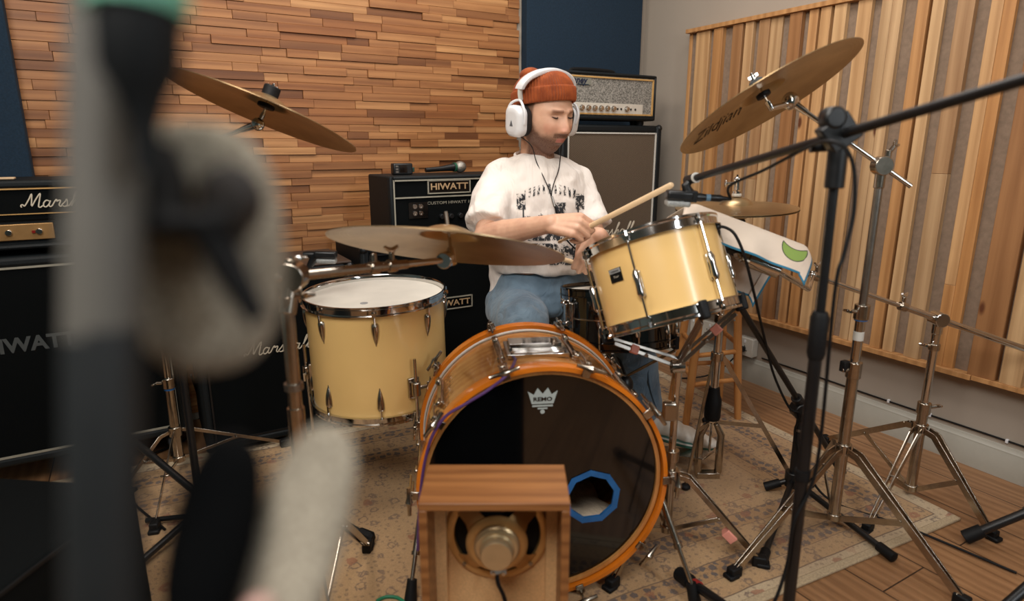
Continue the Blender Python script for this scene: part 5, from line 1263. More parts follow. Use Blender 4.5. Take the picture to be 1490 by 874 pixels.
# half-moon leaf: inside one circle, outside another
def circ(cx, cy, r, soft=.004):
    dx = tm.math('MULTIPLY', tm.math('SUBTRACT', TU, cx), .345); dy = tm.math('MULTIPLY', tm.math('SUBTRACT', TV, cy), .42)
    d = tm.math('SQRT', tm.math('ADD', tm.math('POWER', dx, 2.0), tm.math('POWER', dy, 2.0))); return tm.math('SUBTRACT', r, d)
ca = circ(.845, .143, .034); cb_ = circ(.845, .245, .045)
ins = tm.math('MINIMUM', ca, tm.math('MULTIPLY', cb_, -1.0))
leaf = stp(ins, .0, .0006); rim_ = tm.math('MULTIPLY', stp(ins, -.0012, -.0006), stp(ins, .0016, .0010))
cbase = tm.mix(tm.ramp(tm.noise(tm.co(), 8, 3), [(.3,0.0),(.7,1.0)]), lin((226,208,190)), lin((240,224,206)))
cbase = tm.mix(leaf, cbase, lin((140,168,84))); cbase = tm.mix(rim_, cbase, lin((40,48,36))); cbase = tm.mix(hem, cbase, lin((52,128,160)))
tm.set(base=cbase, rough=.9, sheen=.2); tm.bump(tm.noise(tm.co((.4,1,1)), 22, 3, .5, 1), .35, .008)
TW = .345; prof_t = [(-.042,-.066),(-.037,-.048),(-.030,-.028),(-.022,-.010),(-.012,.006),(.0,.0155),(.02,.0165),(.06,.017),(.10,.017),(.14,.017),(.18,.0165),(.197,.013),(.207,.0),(.210,-.02),(.211,-.05),(.2115,-.08),(.212,-.11),(.212,-.135)]
ps = [Vector((a, c, 0)) for a, c in prof_t]; ps = smooth_pts(ps, 3); lens = [0]
for i in range(1, len(ps)): lens.append(lens[-1]+(ps[i]-ps[i-1]).length)
NX = 50; vs = []; uvs = []
for j, p in enumerate(ps):
    fr_ = lens[j]/lens[-1]
    for i in range(NX+1):
        x = -TW/2+TW*i/NX; y, z = p.x, p.y
        hang = max(0, -z)/.06
        w_ = .006*math.sin(x*38+1+j*.05)*min(1, hang)+.004*math.sin(x*71)*min(1, hang)
        ex = max(0, abs(x)-.140); z2 = z-ex*ex*16*(1 if x > 0 else 1.2); 
        if x > .150: z2 -= (x-.15)*.35; 
        if p.x > .19: z2 += (.03*math.sin(x*9)-.02*(x/.17))*min(1, hang)
        vs.append(mP @ Vector((x-(.010 if x > .15 else 0)*hang, y+(w_ if p.x > .1 else -w_), z2))); uvs.append((i/NX, fr_))
fs = [(j*(NX+1)+i, j*(NX+1)+i+1, (j+1)*(NX+1)+i+1, (j+1)*(NX+1)+i) for j in range(len(ps)-1) for i in range(NX)]
mb = MB(); mb.add(vs, fs); to = mb.build('towel_cloth', tm.m, tw, recalc=False, angle=80)
ul = to.data.uv_layers.new(name='uv')
for poly in to.data.polygons:
    for li in poly.loop_indices: ul.data[li].uv = uvs[to.data.loops[li].vertex_index]
so_ = to.modifiers.new('thick', 'SOLIDIFY'); so_.thickness = .0016; so_.offset = 0
# its stand: far-right chrome boom stand
sD = thing('percussion_stand', K(1.28,1.79,0), 'low chrome boom stand at the right with a long bar reaching to the towel-covered pad', 'boom stand')
zD = vk(1366,464,1.79); topD = K(*zD); baseD = K(zD[0]-.0,1.79,.035)
e0 = Pd(1515,508,1.62); e1 = Pd(1182,400,1.80)
MB().tube([baseD, K(zD[0],1.79,.30)], .0150, 20).build('lower_tube', M['chrome2'], sD)
MB().tube([K(zD[0],1.79,.28), topD], .0120, 20).build('upper_tube', M['chrome'], sD)
e0 = topD+(topD-e1).normalized()*.31
MB().tube([topD+(topD-e1).normalized()*.31, topD+(e1-topD)*.30], .0098, 18).build('boom_tube', M['chrome'], sD)
MB().tube([topD+(e1-topD)*.28, e1], .0070, 16).build('boom_arm', M['chrome'], sD)
e2 = mP @ Vector((.090,.02,-.062)); lk = Pd(1176,420,1.73)
b = MB(); b.tube([e1+(topD-e1)*.02, e1, lk], .0085, 14); b.tube([lk, e2], .0080, 14); b.ell(e1, (.014,.014,.014)); b.build('elbow_rod', M['chrome'], sD)
clampring(sD, e1+(topD-e1)*.03, .0135, .020, Vector((0,0,1)), True, (topD-e1)); clampring(sD, topD+(e1-topD)*.29, .0135, .022, Vector((0,0,1)), True, (topD-e1))
b = MB(); b.cyl(topD-K(0,.020,0), topD+K(0,.024,0), .0215); b.tube([topD-Vector((0,0,.045)), topD], .0145, 16); b.build('boom_tilter', M['chrome'], sD, bevel=.002)
clampring(sD, K(zD[0],1.79,zD[2]-.085), .0155, .020, K(-1,-.2,.2)); clampring(sD, K(zD[0],1.79,.302), .019, .036, K(1,-.3,.3))
tripod(sD, baseD, .235, .035, [K(*zk(1440,782,0.001)), K(*zk(1262,772,0.001)), K(1.17,2.16,0.001)], M['chrome2'], w=.018)

# ------------------------------------------------------------------ microphones and black stands
def xlr(par, p, d, m=M['steel']):
    d = d.normalized(); MB().tube([p, p+d*.010], .0085, 14).build('connector_ring', mat('blue_ring', (96,128,150), .4), par)
    MB().tube([p+d*.010, p+d*.034, p+d*.040, p+d*.060], [.0080,.0085,.0060,.0035], 14).build('connector', M['plastic'], par)
def side_mic(par, m):       # flat-fronted microphone: x = length, -z = the grille
    MB(m).box((0,0,.006),(.062,.034,.022)).build('mic_body', M['plastic'], par, bevel=.006, bseg=3)
    MB(m).box((-.002,0,-.012),(.056,.032,.014)).build('mic_grille', mat('silver_mic_grille', (158,160,158), .45, .5, .2, 300, bump=.5, bs=700), par, bevel=.005, bseg=3)
    MB(m).tube([(.028,0,.004),(.050,0,.004),(.062,0,.004)], [.011,.010,.008], 14).build('mic_tail', M['plastic'], par)
bm = thing('boom_microphone_stand', K(.535,1.05,0), 'tall black microphone boom stand crossing in front of the chrome stands', 'microphone stand')
pv = Pd(1222,196,1.02); p_u = pv; p1 = Pd(1001,262,1.47); dB = (p1-pv)
bb_ = K(.533, 1.045, 0); 
uu = (pv.x*cy_-pv.y*sy_, pv.x*sy_+pv.y*cy_)
bb_ = K(uu[0]+.012, uu[1], 0)
MB().tube([pv-dB*.72, p1], .0078, 18).build('boom_arm', M['black'], bm)
b = MB(); b.tube([p1-dB.normalized()*.035, p1+dB.normalized()*.004], .011, 16); b.build('thread_adapter', M['plastic'], bm)
MB().tube([p1-dB.normalized()*.037, p1-dB.normalized()*.033], .0118, 16).build('adapter_ring', M['white2'], bm)
dn_B = dB.normalized(); b = MB(frame(pv, K(0,-1,0), dn_B)); b.box((0,-.004,0),(.052,.050,.026)); b.lathe([(0,-.016),(.016,-.016),(.018,-.012),(.018,.012),(.016,.016),(0,.016)], 24, Matrix.Translation((-.004,-.030,0))); b.build('boom_clutch', M['plastic'], bm, bevel=.003)
b = MB(); b.tube([pv+K(.02,.028,-.018), pv+K(-.032,.03,-.022)], .007, 10); b.build('clutch_lever', M['plastic'], bm)
def on_pole(z): return bb_.lerp(Vector((pv.x,pv.y,pv.z)), z/pv.z)
MB().tube([on_pole(pv.z-.085), on_pole(pv.z-.02)], .0155, 18).build('pole_head', M['plastic'], bm, bevel=.002)
MB().tube([on_pole(.75), on_pole(pv.z-.05)], .0078, 16).build('upper_pole', M['black'], bm)
MB().tube([on_pole(.715), on_pole(.725), on_pole(.79), on_pole(.80)], [.0125,.0155,.0155,.012], 18).build('height_grip', M['rubber'], bm)
MB().tube([on_pole(.10), on_pole(.73)], .0112, 18).build('lower_pole', M['black'], bm)
MB().tube([on_pole(.480), on_pole(.500)], .0135, 18).build('cable_tie_band', M['rubber'], bm)
ho = on_pole(.11); MB().tube([ho-Vector((0,0,.03)), ho+Vector((0,0,.03))], .022, 18).build('leg_hub', M['plastic'], bm, bevel=.003)
def low_leg(par, a, b_, r=.0085, band=None):
    d = (b_-a).normalized(); MB().tube([a, b_-d*.02], r, 14).build('leg', M['black'], par)
    MB().tube([b_-d*.050, b_-d*.002, b_], [r*1.5,r*1.6,r*1.2], 14).build('rubber_foot', M['rubber'], par)
    if band: MB().tube([b_-d*.085, b_-d*.066], r*1.25, 14).build('red_band', mat('red_tape', (150,36,32), .5), par)
low_leg(bm, ho, K(*zk(988,834,.022)), .0115, True); low_leg(bm, ho, K(uu[0]+.36,uu[1]-.12,.016), .0105); low_leg(bm, ho, K(uu[0]+.0,uu[1]-.34,.016), .0105)
mc = thing('drum_microphone', p1, 'black and silver microphone hanging from the boom above the cream rack tom', 'microphone')
mM = frame(Pd(988,288,1.47), Vector((0,0,1))+K(.05,-.05,0), (K(1,.0,0)+Vector((0,0,.16))))
side_mic(mc, mM); q1 = mM @ Vector((.004,0,.010))
b = MB(); b.tube([p1-dn_B*.014, mM @ Vector((.012,0,.030)), mM @ Vector((.022,0,.012))], [.007,.011,.013], 12); b.box(mM @ Vector((.024,0,.006)), (.030,.030,.026), mM.to_3x3()); b.build('mic_clip', M['plastic'], mc, bevel=.002)
xp = mM @ Vector((.062,0,.004)); xd = (mM.to_3x3() @ Vector((1,0,0))); xlr(mc, xp, xd)
cb1 = thing('microphone_cable', pv, 'thin black cable running along the long black boom and down its pole', 'cable')
xe = xp+xd*.058
MB().tube(smooth_pts([xe, Pd(1062,270,1.42), Pd(1110,248,1.28), Pd(1160,222,1.12), Pd(1190,208,1.02), Pd(1212,206,.975), Pd(1232,218,.965), Pd(1243,250,.97), Pd(1242,310,.985), Pd(1228,370,1.0), Pd(1214,430,1.02), on_pole(.52)+K(.016,-.016,0), on_pole(.40)+K(-.014,-.016,0), on_pole(.30)+K(-.018,-.012,0), on_pole(.20)+K(-.05,-.02,0), on_pole(0)+K(-.12,.02,.012)], 8), .0032, 10).build('cable_jacket', M['rubber'], cb1)
# lower black stand under the towel-covered pad
ls_ = thing('microphone_stand', K(.83,1.65,RUGZ), 'short black microphone stand with an angled boom behind the tall black one', 'microphone stand')
gp = Pd(1166,590,1.93); gb = Vector((gp.x, gp.y, 0)); 
bt = Pd(1064,424,1.66); dG = (bt-gp).normalized()
be_ = Pd(1292,745,2.02); dG2 = (be_-gp)
be_ = gp - dG*.40
MB().tube([be_, bt], .0088, 16).build('boom_arm', M['black'], ls_)
MB().tube([gp-dG*.035, gp+dG*.045], .0165, 16).build('boom_clutch', M['plastic'], ls_, bevel=.002)
MB().tube([be_-dG*.004, be_+dG*.075], .0135, 16).build('counterweight', M['rubber'], ls_, bevel=.003)
b = MB(); b.cyl(gp-K(-.0,.026,.0)-Vector((0,0,.014)), gp+K(.0,.022,0)-Vector((0,0,.014)), .029); b.build('pivot', M['plastic'], ls_, bevel=.004)
b = MB(); b.cyl(gp-K(0,.030,0)-Vector((0,0,.014)), gp-K(0,.026,0)-Vector((0,0,.014)), .009); b.build('pivot_screw', M['chrome2'], ls_)
MB().tube([gb+Vector((0,0,.05)), gb+Vector((0,0,gp.z-.07))], .0125, 18).build('lower_pole', M['black'], ls_)
MB().tube([gb+Vector((0,0,gp.z-.08)), gb+Vector((0,0,gp.z-.02))], .0100, 16).build('upper_pole', M['black'], ls_)
MB().tube([gb+Vector((0,0,gp.z-.082)), gb+Vector((0,0,gp.z-.074))], .0135, 16).build('collar_ring', M['steel'], ls_)
MB().tube([gb+Vector((0,0,.035)), gb+Vector((0,0,.085))], .024, 18).build('leg_hub', M['plastic'], ls_, bevel=.003)
for f_ in (K(*zk(1112,708,RUGZ+.014)), K(*zk(1302,812,.014)), K(*zk(1108,818,RUGZ+.012))): low_leg(ls_, gb+Vector((0,0,.058)), f_, .0088)
tc2 = thing('clip_microphone', mT @ Vector((TR,.0,.1)), 'tiny black clip-on microphone on the rack tom rim with its cable arching down', 'microphone')
cm0 = Pd(1043,330,1.50)
MB().ell(cm0, (.011,.010,.010)).build('mic_head', M['plastic'], tc2); MB().box(cm0+Vector((0,0,-.018)), (.014,.016,.024)).build('rim_clip', M['plastic'], tc2, bevel=.003)
MB().tube(smooth_pts([cm0, Pd(1056,331,1.50), Pd(1070,342,1.49), Pd(1084,375,1.50), Pd(1098,430,1.57), Pd(1112,490,1.74), Pd(1126,545,1.84), Pd(1148,592,1.90), Pd(1164,603,1.90), gb+K(-.018,-.016,.22), gb+K(.02,-.016,.12), gb+K(.10,-.05,.014), gb+K(.25,-.18,.010), gb+K(.42,-.38,.006)], 8), .0036, 10).build('cable_jacket', M['rubber'], tc2)
# stand legs at the right edge
re_ = thing('microphone_stand', K(1.62,1.38,0), 'black tripod legs at the right edge on the bare oak floor', 'microphone stand')
ra = K(1.66,1.42,.36); rf = K(*zk(1403,782,.015)); 
rb_ = Vector((ra.x, ra.y, 0)); MB().tube([rb_+Vector((0,0,.14)), rb_+Vector((0,0,.95))], .0125, 18).build('pole', M['black'], re_)
MB().tube([ra-Vector((0,0,.035)), ra+Vector((0,0,.02))], .025, 18).build('leg_hub', M['plastic'], re_, bevel=.003)
MB().tube([rb_+Vector((0,0,.14)), rb_+Vector((0,0,.18))], .020, 18).build('brace_hub', M['plastic'], re_, bevel=.003)
for f_ in (rf, K(*zk(1436,905,.012)), K(1.64,1.72,.015)):
    low_leg(re_, ra, f_, .0120); j = ra.lerp(f_, .42)+Vector((0,0,.016)); MB().tube([rb_+Vector((0,0,.16)), j], .006, 10).build('brace', M['black'], re_); MB().ell(j, (.010,.010,.010)).build('joint_bolt', M['steel'], re_)
# floor tom microphone on a boom from the left
fm = thing('drum_microphone', Pd(475,372,1.75), 'black and silver microphone hovering over the floor tom rim', 'microphone')
mF2 = frame(Pd(474,373,1.80), Vector((0,0,1))+K(.05,0,0), K(1,.1,0) * -1)
side_mic(fm, mF2); b = MB(); b.tube([mF2 @ Vector((.026,0,.004)), mF2 @ Vector((.045,0,-.028)), mF2 @ Vector((.047,0,-.045))], [.014,.009,.012], 12); b.build('mic_clip', M['plastic'], fm)
fs_ = thing('microphone_stand', K(-1.02,1.62,RUGZ), 'low black microphone stand on the rug at the left with three splayed legs', 'microphone stand')
hub2 = K(*zk(292,742,.05)); hb3 = Vector((hub2.x,hub2.y,0))
MB().tube([hb3+Vector((0,0,.03)), hb3+Vector((0,0,.09))], .024, 18).build('leg_hub', M['plastic'], fs_, bevel=.003)
MB().tube([hb3+Vector((0,0,.06)), hb3+Vector((0,0,.62))], .0105, 16).build('pole', M['black'], fs_)
pt = hb3+Vector((0,0,.64)); me_ = mF2 @ Vector((.050,0,-.048))
MB().tube([pt-(me_-pt)*.35, me_], .0072, 14).build('boom_arm', M['black'], fs_); MB().ell(pt, (.024,.022,.024)).build('boom_clutch', M['plastic'], fs_)
bq = hb3+Vector((0,0,.10)); MB().tube([bq, Pd(160,612,1.98)], .0105, 14).build('boom_arm', M['black'], fs_); low_leg(fs_, hb3+Vector((0,0,.055)), K(*zk(170,848,.016)), .0095)
low_leg(fs_, hb3+Vector((0,0,.055)), K(-.62,1.66,.018), .0095)
for f_ in (K(*zk(213,757,.020)),): MB().tube([hb3+Vector((0,0,.035)), f_], .0075, 12).build('brace', M['black'], fs_)
# foot clamp with a clip in front of the ride stand
cf = thing('cable_clamp', K(*zk(520,772,.03)), 'black clamp with rubber tip on the rug under the floor tom', 'clamp')
a_ = K(*zk(470,742,.06)); b__ = K(*zk(528,776,.035)); d_ = (b__-a_).normalized()
MB().tube([a_, b__], .0085, 12).build('rod', M['black'], cf); MB().tube([a_+d_*.055, a_+d_*.068], .0098, 12).build('red_band', mat('brown_red_band', (120,52,34), .5), cf)
MB().tube([b__-d_*.012, b__+d_*.028, b__+d_*.036], [.013,.018,.012], 8).build('rubber_tip', M['rubber'], cf)
gc = thing('green_cable', K(*zk(570,872,.01)), 'loop of green cable on the rug left of the wooden speaker box', 'cable')
MB().tube(smooth_pts([K(*zk(548,874,.012)), K(*zk(562,868,.012)), K(*zk(580,870,.012)), K(*zk(592,884,.012)), K(*zk(580,905,.012))], 6), .0042, 10).build('cable_jacket', mat('green_cable_jacket', (30,120,84), .5), gc)

# ------------------------------------------------------------------ wooden bar stool
st = thing('bar_stool', K(.80,2.44,0), 'varnished wooden bar stool with turned legs behind the rack tom stand', 'stool')
sc0 = K(.81,2.44,0); seatz = .60
MB().lathe([(0,seatz-.03),(.15,seatz-.03),(.165,seatz-.018),(.165,seatz-.004),(.15,seatz),(0,seatz-.003)], 48, Matrix.Translation(sc0)).build('seat', M['beech'], st)
lp_ = []
for i, (du, dv) in enumerate([(-.13,-.15),(.10,-.08),(.10,.15),(-.12,.12)]):
    f0 = sc0+K(du,dv,0); t0_ = sc0+K(du*.62,dv*.62,seatz-.025); lp_.append((t0_, f0)); MB().tube([t0_, t0_.lerp(f0,.5), f0+Vector((0,0,.001))], [.013,.0165,.0135], 16).build('leg', M['beech'], st)
for zf_ in (.30,.18):
    for i in range(4):
        a, b_ = lp_[i], lp_[(i+1)%4]; k1 = 1-(zf_+(.03 if i % 2 else 0))/seatz; MB().tube([a[0].lerp(a[1],k1), b_[0].lerp(b_[1],k1)], .0095, 12).build('stretcher', M['beech'], st)

# ------------------------------------------------------------------ speaker in a wooden box
sp_b = thing('speaker_box', K(-.03,1.0,RUGZ*0), 'open-backed wooden box with a bare loudspeaker inside, in front of the bass drum', 'speaker', rz=-YAW)
mX = KM(-.0295, 1.0, 0)
x0, x1, v0, v1, zt_ = -.1265, .1265, -.065, .068, .503
b = MB(mX); b.b2(x0,x1,v0,v1,zt_-.014,zt_); b.build('top_panel', M['veneer'], sp_b, bevel=.0015)
b = MB(mX); b.b2(x0,x0+.014,v0,v1,.001,zt_-.0142); b.build('side_panel', M['veneer'], sp_b, bevel=.0015)
b = MB(mX); b.b2(x1-.014,x1,v0,v1,.001,zt_-.0142); b.build('side_panel', M['veneer'], sp_b, bevel=.0015)
b = MB(mX); b.b2(x0+.014,x1-.014,v0,v1,.001,.015); b.build('bottom_panel', M['veneer'], sp_b)
for s in (-1,1): b = MB(mX); xx = s*(x1-.024); b.b2(xx-.010,xx+.010,v1-.040,v1-.020,.016,zt_-.0145); b.build('corner_cleat', M['ply'], sp_b)
scx, scz, sr = .002, .374, .083
DS = 1.13
# baffle with a round hole
b = MB(mX); n = 64; outer = []
for k in range(n):
    a = 2*PI*k/n; c, s_ = math.cos(a), math.sin(a); w_, h1, h0 = x1-.0145, zt_-.0145-scz, scz-.0155
    t = min((w_-scx*(1 if c > 0 else -1))/abs(c) if abs(c) > 1e-6 else 9, (h1/s_ if s_ > 1e-6 else (h0/-s_ if s_ < -1e-6 else 9))); outer.append((scx+c*t, scz+s_*t))
for yy in (v1-.019, v1-.006):
    vs = [(scx+.084*math.cos(2*PI*k/n), yy, scz+.084*math.sin(2*PI*k/n)) for k in range(n)]+[(o[0], yy, o[1]) for o in outer]
    b.add(vs, [(k, (k+1)%n, n+(k+1)%n, n+k) for k in range(n)])
b.build('baffle', M['ply'], sp_b, recalc=False)
MB(mX).b2(x0+.004,x1-.004,v1-.005,v1+.004,.02,zt_-.002).build('front_grille', M['cloth_black'], sp_b, bevel=.002)
mD = mX @ Matrix(((1,0,0,scx),(0,0,-1,v1-.020),(0,1,0,scz),(0,0,0,1))) @ Matrix.Diagonal((DS,DS,.92,1))     # z towards us
gold = mat('yellow_passivated_steel', (206,166,108), .42, .6, .12, 14)
MB(mD).lathe([(.070,0),(sr,0),(sr+.001,.002),(sr+.001,.006),(.079,.008),(.072,.006),(.070,.001)], 64, closed=True).build('basket_rim', gold, sp_b)
MB(mD).lathe([(.0735,-.004),(.05,.010),(.030,.028),(.030,.029),(.052,.009),(.0735,-.0045)], 48).build('paper_cone', mat('dark_paper_cone', (22,22,24), .9, 0, .2), sp_b, recalc=False)
b = MB(mD); ns = 4; seg = 14
for i in range(ns):
    a0 = R(45+90*i); wa0, wa1 = R(15), R(22)
    prof_b = [(.077,.006,wa0),(.068,.014,wa0),(.058,.026,wa0),(.050,.036,wa1),(.042,.040,wa1*1.6),(.036,.0405,wa1*2.1)]
    vs = []
    for r, z, w in prof_b:
        for k in range(seg+1): a = a0-w+2*w*k/seg; vs.append((r*math.cos(a), r*math.sin(a), z))
    for r, z, w in prof_b:
        for k in range(seg+1): a = a0-w+2*w*k/seg; vs.append((r*math.cos(a), r*math.sin(a), z-.0018))
    nn_ = (seg+1); h_ = nn_*len(prof_b); f_ = []
    for p_ in range(len(prof_b)-1):
        for k in range(seg): f_ += [(p_*nn_+k, p_*nn_+k+1, (p_+1)*nn_+k+1, (p_+1)*nn_+k), (h_+p_*nn_+k, h_+(p_+1)*nn_+k, h_+(p_+1)*nn_+k+1, h_+p_*nn_+k+1)]
        f_ += [(p_*nn_, (p_+1)*nn_, h_+(p_+1)*nn_, h_+p_*nn_), (p_*nn_+seg, h_+p_*nn_+seg, h_+(p_+1)*nn_+seg, (p_+1)*nn_+seg)]
    b.add(vs, f_)
b.lathe([(.030,.038),(.046,.038),(.050,.036),(.050,.039),(.044,.043),(.030,.043)], 48, closed=True)
b.build('basket', gold, sp_b)
MB(mD).lathe([(0,.042),(.036,.042),(.037,.045),(.037,.050),(.0345,.053),(.0335,.053),(.0335,.056),(.0305,.058),(.028,.058),(.028,.060),(.0255,.062),(.0255,.078),(.0240,.081),(0,.0815)], 48).build('magnet', mat('brass_toned_magnet', (200,176,136), .32, .7, .1, 20), sp_b)
b = MB(mD); b.box((.002,-.055,.030),(.026,.012,.004)); b.build('terminal_strip', M['white2'], sp_b)
for dx in (-.006,.010): MB(mD).cyl((dx,-.058,.030),(dx,-.058,.037),.003).build('terminal', M['chrome'], sp_b)
MB(mD).tube(smooth_pts([(.000,-.060,.036),(.002,-.075,.040),(.012,-.11,.030),(.020,-.18,.022),(.022,-.36,.02)], 6), .0035, 10).build('speaker_lead', M['rubber'], sp_b)
for a in (45,135,225,315): MB(mD).cyl((.0785*math.cos(R(a)),.0785*math.sin(R(a)),.007),(.0785*math.cos(R(a)),.0785*math.sin(R(a)),.010),.0035).build('screw', M['steel'], sp_b)

# ------------------------------------------------------------------ out-of-focus gear close to the lens
grey_cloth = NT('grey_woven_windscreen'); vg = grey_cloth.co(); vor = grey_cloth.nd('ShaderNodeTexVoronoi'); vor.inputs['Scale'].default_value = 420; grey_cloth.ln(vg, vor.inputs['Vector'])
grey_cloth.set(base=grey_cloth.mix(grey_cloth.ramp(vor.outputs['Distance'], [(.2,0.0),(.5,1.0)]), lin((202,192,172)), lin((150,141,125))), rough=.95); grey_cloth.bump(vor.outputs['Distance'], .6, .001)

Q = .52
def Pn(px, py, d): return Pd(px, py, d*Q)
nm = thing('microphone_stand', Pn(152,437,.36)-Vector((0,0,.5)), 'thick grey tube of a microphone stand rising very close to the camera at the left', 'microphone stand')
t0_ = Pn(158,-80,.36); t1_ = Pn(150,490,.36); t2_ = Pn(152,960,.36)
MB().tube([t0_, t1_], .0200*Q, 24).build('upper_tube', mat('matt_grey_tube', (94,91,85), .6, .0, .05), nm)
MB().tube([t1_+(t0_-t1_)*.02, t2_, Vector((t2_.x,t2_.y,.02))], .0200*Q, 24).build('lower_tube', mat('dark_grey_tube', (27,31,33), .6, 0, .05), nm)
MB().lathe([(0,0),(.12,0),(.12,.012),(.03,.022),(0,.022)], 40, Matrix.Translation((t2_.x,t2_.y,0))).build('round_base', M['black'], nm)
n1 = thing('microphone', Pn(205,60,.33), 'out-of-focus dark microphone with a pale green band at the top left, close to the camera', 'microphone')
d0 = Pn(200,-70,.335); d1 = Pn(202,20,.335); d2_ = Pn(203,100,.335); d3 = Pn(212,190,.335); d4 = Pn(222,250,.34)
MB().tube([d1, d2_, d2_.lerp(d3,.45), d3, d4], [.0215*Q,.0205*Q,.013*Q,.0070*Q,.0090*Q], 20).build('mic_body', mat('dark_grey_mic', (20,23,25), .6, 0, .1, spec=.2), n1)
MB().tube([d0, Pn(200,20,.335)], .0245*Q, 20).build('green_band', mat('pale_green_plastic', (120,196,168), .5, 0, .05), n1)
b = MB(); b.tube([Pn(150,95,.36), Pn(165,75,.345), Pn(182,110,.335)], .008*Q, 12); b.build('mounting_arm', M['rubber'], n1)
def blob(name, par, c, w, h, t, matl, d, tilt=0):
    f = frame(Pn(c[0],c[1],d), (Vector((0,0,CH))-Pn(c[0],c[1],d)), K(math.cos(tilt),0,-math.sin(tilt)))
    w *= Q; h *= Q; t *= Q
    mb = MB(f); vs = []; fs = []; NA = 40
    pr = [(math.cos(PI/2*k/7)**.55, math.sin(PI/2*k/7)) for k in range(-7,8)]
    for rr_, zz in pr:
        for k in range(NA):
            a = 2*PI*k/NA; c_, s_ = math.cos(a), math.sin(a); e = 2.5
            vs.append((max(rr_,.001)*w*math.copysign(abs(c_)**(2/e),c_), max(rr_,.001)*h*math.copysign(abs(s_)**(2/e),s_), zz*t))
    for i in range(14):
        for k in range(NA): l = (k+1)%NA; fs.append((i*NA+k, i*NA+l, (i+1)*NA+l, (i+1)*NA+k))
    mb.add(vs, fs); return mb.build(name, matl, par, angle=60)
n2 = thing('windscreen_microphone', Pn(295,365,.42), 'large oval microphone covered in grey woven cloth, out of focus close to the camera', 'microphone')
blob('windscreen', n2, (298,362), .0505, .0835, .022, grey_cloth.m, .42)
b = MB(); b.tube([Pn(200,322,.375), Pn(300,326,.375), Pn(352,322,.375)], [.0075*Q,.0100*Q,.013*Q], 12); b.build('clip_bar', M['rubber'], n2)
MB().ell(Pn(338,290,.385), (.019*Q,.012*Q,.022*Q)).build('clip_knob', mat('dark_brown_grip', (44,38,34), .6), n2)
MB().tube([Pn(306,330,.375), Pn(334,390,.378), Pn(376,466,.385)], [.0125*Q,.0105*Q,.0070*Q], 12).build('clip_strut', M['rubber'], n2)
MB().tube([Pn(222,215,.385), Pn(232,262,.385), Pn(246,320,.38)], [.013*Q,.016*Q,.012*Q], 12).build('swivel', mat('dark_swivel', (30,29,28), .7, spec=.2), n2)
n3 = thing('windscreen_microphone', Pn(380,760,.42), 'black oval microphone half wrapped in grey cloth, out of focus at the bottom left', 'microphone')
blob('mic_body', n3, (312,775), .0260, .0620, .018, mat('deep_black_foam', (4,5,6), .95, spec=.1), .40, R(4))
blob('cloth_sleeve', n3, (428,800), .0310, .0880, .014, grey_cloth.m, .43, R(14))
b = MB(); b.tube([Pn(300,860,.39), Pn(240,905,.40), Pn(150,960,.36)], .010*Q, 14); b.build('mounting_arm', M['rubber'], n3)
MB().ell(Pn(376,884,.39), (.009*Q,.009*Q,.006*Q)).build('pale_cap', mat('pale_pink_cap', (190,150,140), .5), n3)
fc_ = thing('equipment_case', K(-1.08,1.02,0), 'black equipment case standing in the dark lower left corner', 'case')
mQ = KM(-.98, .98, 0, 0, 0, R(-6))
MB(mQ).b2(-.30,.13,-.22,.28,.012,.36).build('case_shell', M['cloth_black'], fc_, bevel=.012)
MB(mQ).b2(-.302,.132,-.222,.282,.345,.352).build('lid_seam', M['rubber'], fc_)
for xx in (-.2,.03): MB(mQ).b2(xx-.02,xx+.02,-.228,-.219,.32,.36).build('latch', M['rubber'], fc_, bevel=.002)
for xx in (-.26,.09):
    for yy in (-.18,.24): MB(mQ).cyl((xx,yy,0),(xx,yy,.014),.014).build('rubber_foot', M['rubber'], fc_)
# loose cables on the floor
lc = thing('floor_cable', K(-1.0,2.1,0), 'black cable curling on the floor between the left speaker cabinet and the rug', 'cable')
MB().tube(smooth_pts([K(*zk(278,545,.30)), K(*zk(292,600,.02)), K(*zk(268,640,.006)), K(*zk(215,665,.014)), K(*zk(185,715,.014)), K(*zk(240,770,.014))], 8), .0036, 8).build('cable_jacket', M['rubber'], lc)
# ------------------------------------------------------------------ third level: fittings belong to the part they sit on
NEST = {'tension_rod': ('lug','claw'), 'rubber_foot': ('leg','spur'), 'wing_screw': ('collar_clamp','leg_bracket'), 'badge_frame': ('badge',), 'badge_lettering': ('badge',),
        'badge_band': ('badge',), 'underline': ('name_plate',), 'green_ring': ('mic_body',), 'screen': ('tuner_body',), 'button': ('tuner_body',), 'pivot_screw': ('pivot',),
        'adapter_ring': ('thread_adapter',), 'mic_grille': ('mic_body',), 'joint_bolt': ('brace',), 'rubber_grip': ('basket_arm',), 'tape_mark': ('basket_arm','leg'), 'screw': ('tom_holder_plate','basket_rim'),
        'red_band': ('leg','rod'), 'jack_socket': ('input_plate',), 'indicator_lamp': ('control_panel',), 'switch': ('control_panel',), 'port_tape': ('front_head',), 'crown_emblem': ('front_head',),
        'terminal': ('terminal_strip',), 'clamp_jaw': ('clamp_body',), 'pin_holes': ('face_plate',), 'rocker_switch': ('face_plate',), 'lid_seam': ('case_shell',), 'head_print': ('drum_head',), 'blue_band': ('tube',), 'nylon_sleeve': ('upper_tube',), 'paper_label': ('tube',)}
last = {}
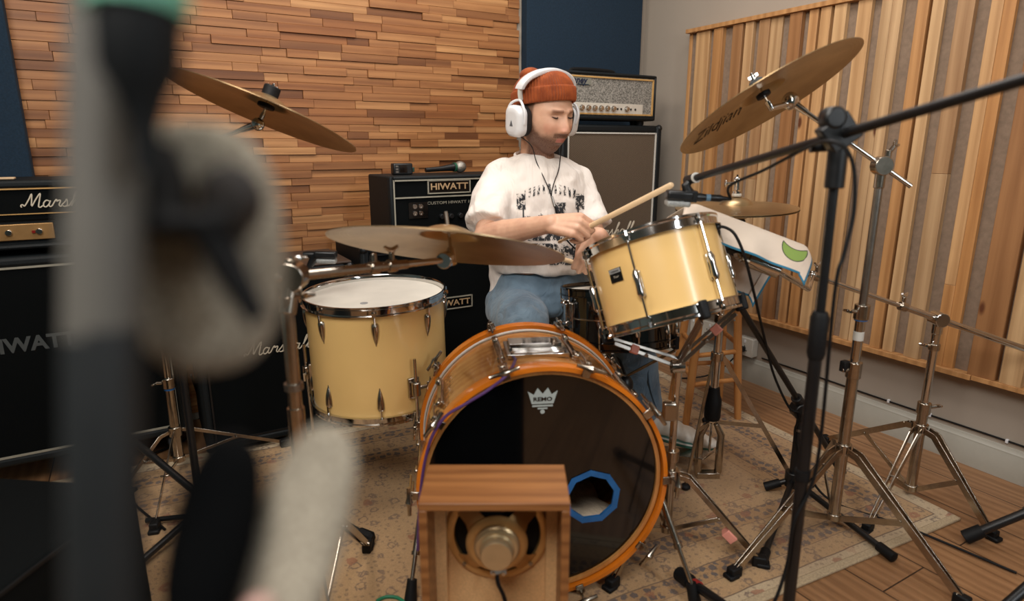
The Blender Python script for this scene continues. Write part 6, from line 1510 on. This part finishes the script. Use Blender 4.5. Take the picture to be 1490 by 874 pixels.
for o in LOG:
    nm_ = o.name.split('.')[0]; r_ = o.parent
    if r_ is None or r_.parent is not None: continue
    if nm_ == 'lettering' and r_.name.split('.')[0] in ('rack_tom',): NEST_ = ('badge',)
    elif nm_ == 'lettering' and (r_.name, 'name_plate') in last: NEST_ = ('name_plate',)
    else: NEST_ = NEST.get(nm_, ())
    for p_ in NEST_:
        q_ = last.get((r_.name, p_))
        if q_ is not None: o.parent = q_; break
    else: last[(r_.name, nm_)] = o
# ------------------------------------------------------------------ light and camera
def area(name, loc, target, size, power, col, sy=None):
    l = bpy.data.lights.new(name, 'AREA'); l.energy = power; l.color = col; l.shape = 'RECTANGLE'; l.size = size; l.size_y = sy or size
    o = bpy.data.objects.new(name, l); C.objects.link(o); o.location = loc
    o.rotation_euler = (Vector(target)-Vector(loc)).to_track_quat('-Z', 'Y').to_euler(); return o
area('key_softbox', K(-.45, -.1, 2.35), K(.35, 2.0, .6), 1.0, 46, (1.0,.955,.90))
area('ceiling_lamp', K(.3, 1.9, 2.5), K(.3, 1.9, 0), 1.0, 21, (1.0,.96,.92))
area('strip_light', K(1.55,-.35,1.75), K(.9,1.9,.3), .25, 17, (.93,.97,1.0), 1.2)
area('side_lamp', K(-1.0, 1.4, 2.4), K(.2, 2.1, .8), .4, 11, (1.0,.90,.80))
w = bpy.data.worlds.new('world'); bpy.context.scene.world = w; w.use_nodes = True
w.node_tree.nodes['Background'].inputs[0].default_value = (.05,.06,.08,1); w.node_tree.nodes['Background'].inputs[1].default_value = .3
cam = bpy.data.cameras.new('camera'); co = bpy.data.objects.new('camera', cam); C.objects.link(co)
co.location = (0,0,CH); co.rotation_euler = (R(90)-PIT, 0, -YAW)
cam.sensor_width = 36; cam.lens = 920*36/1490; cam.clip_start = .02
cam.dof.use_dof = True; cam.dof.focus_distance = 2.25; cam.dof.aperture_fstop = 2.3
bpy.context.scene.camera = co
sc = bpy.context.scene
sc.view_settings.view_transform = 'Standard'; sc.view_settings.look = 'None'; sc.view_settings.gamma = 1; sc.view_settings.use_curve_mapping = False
sc.view_settings.exposure = 0.06
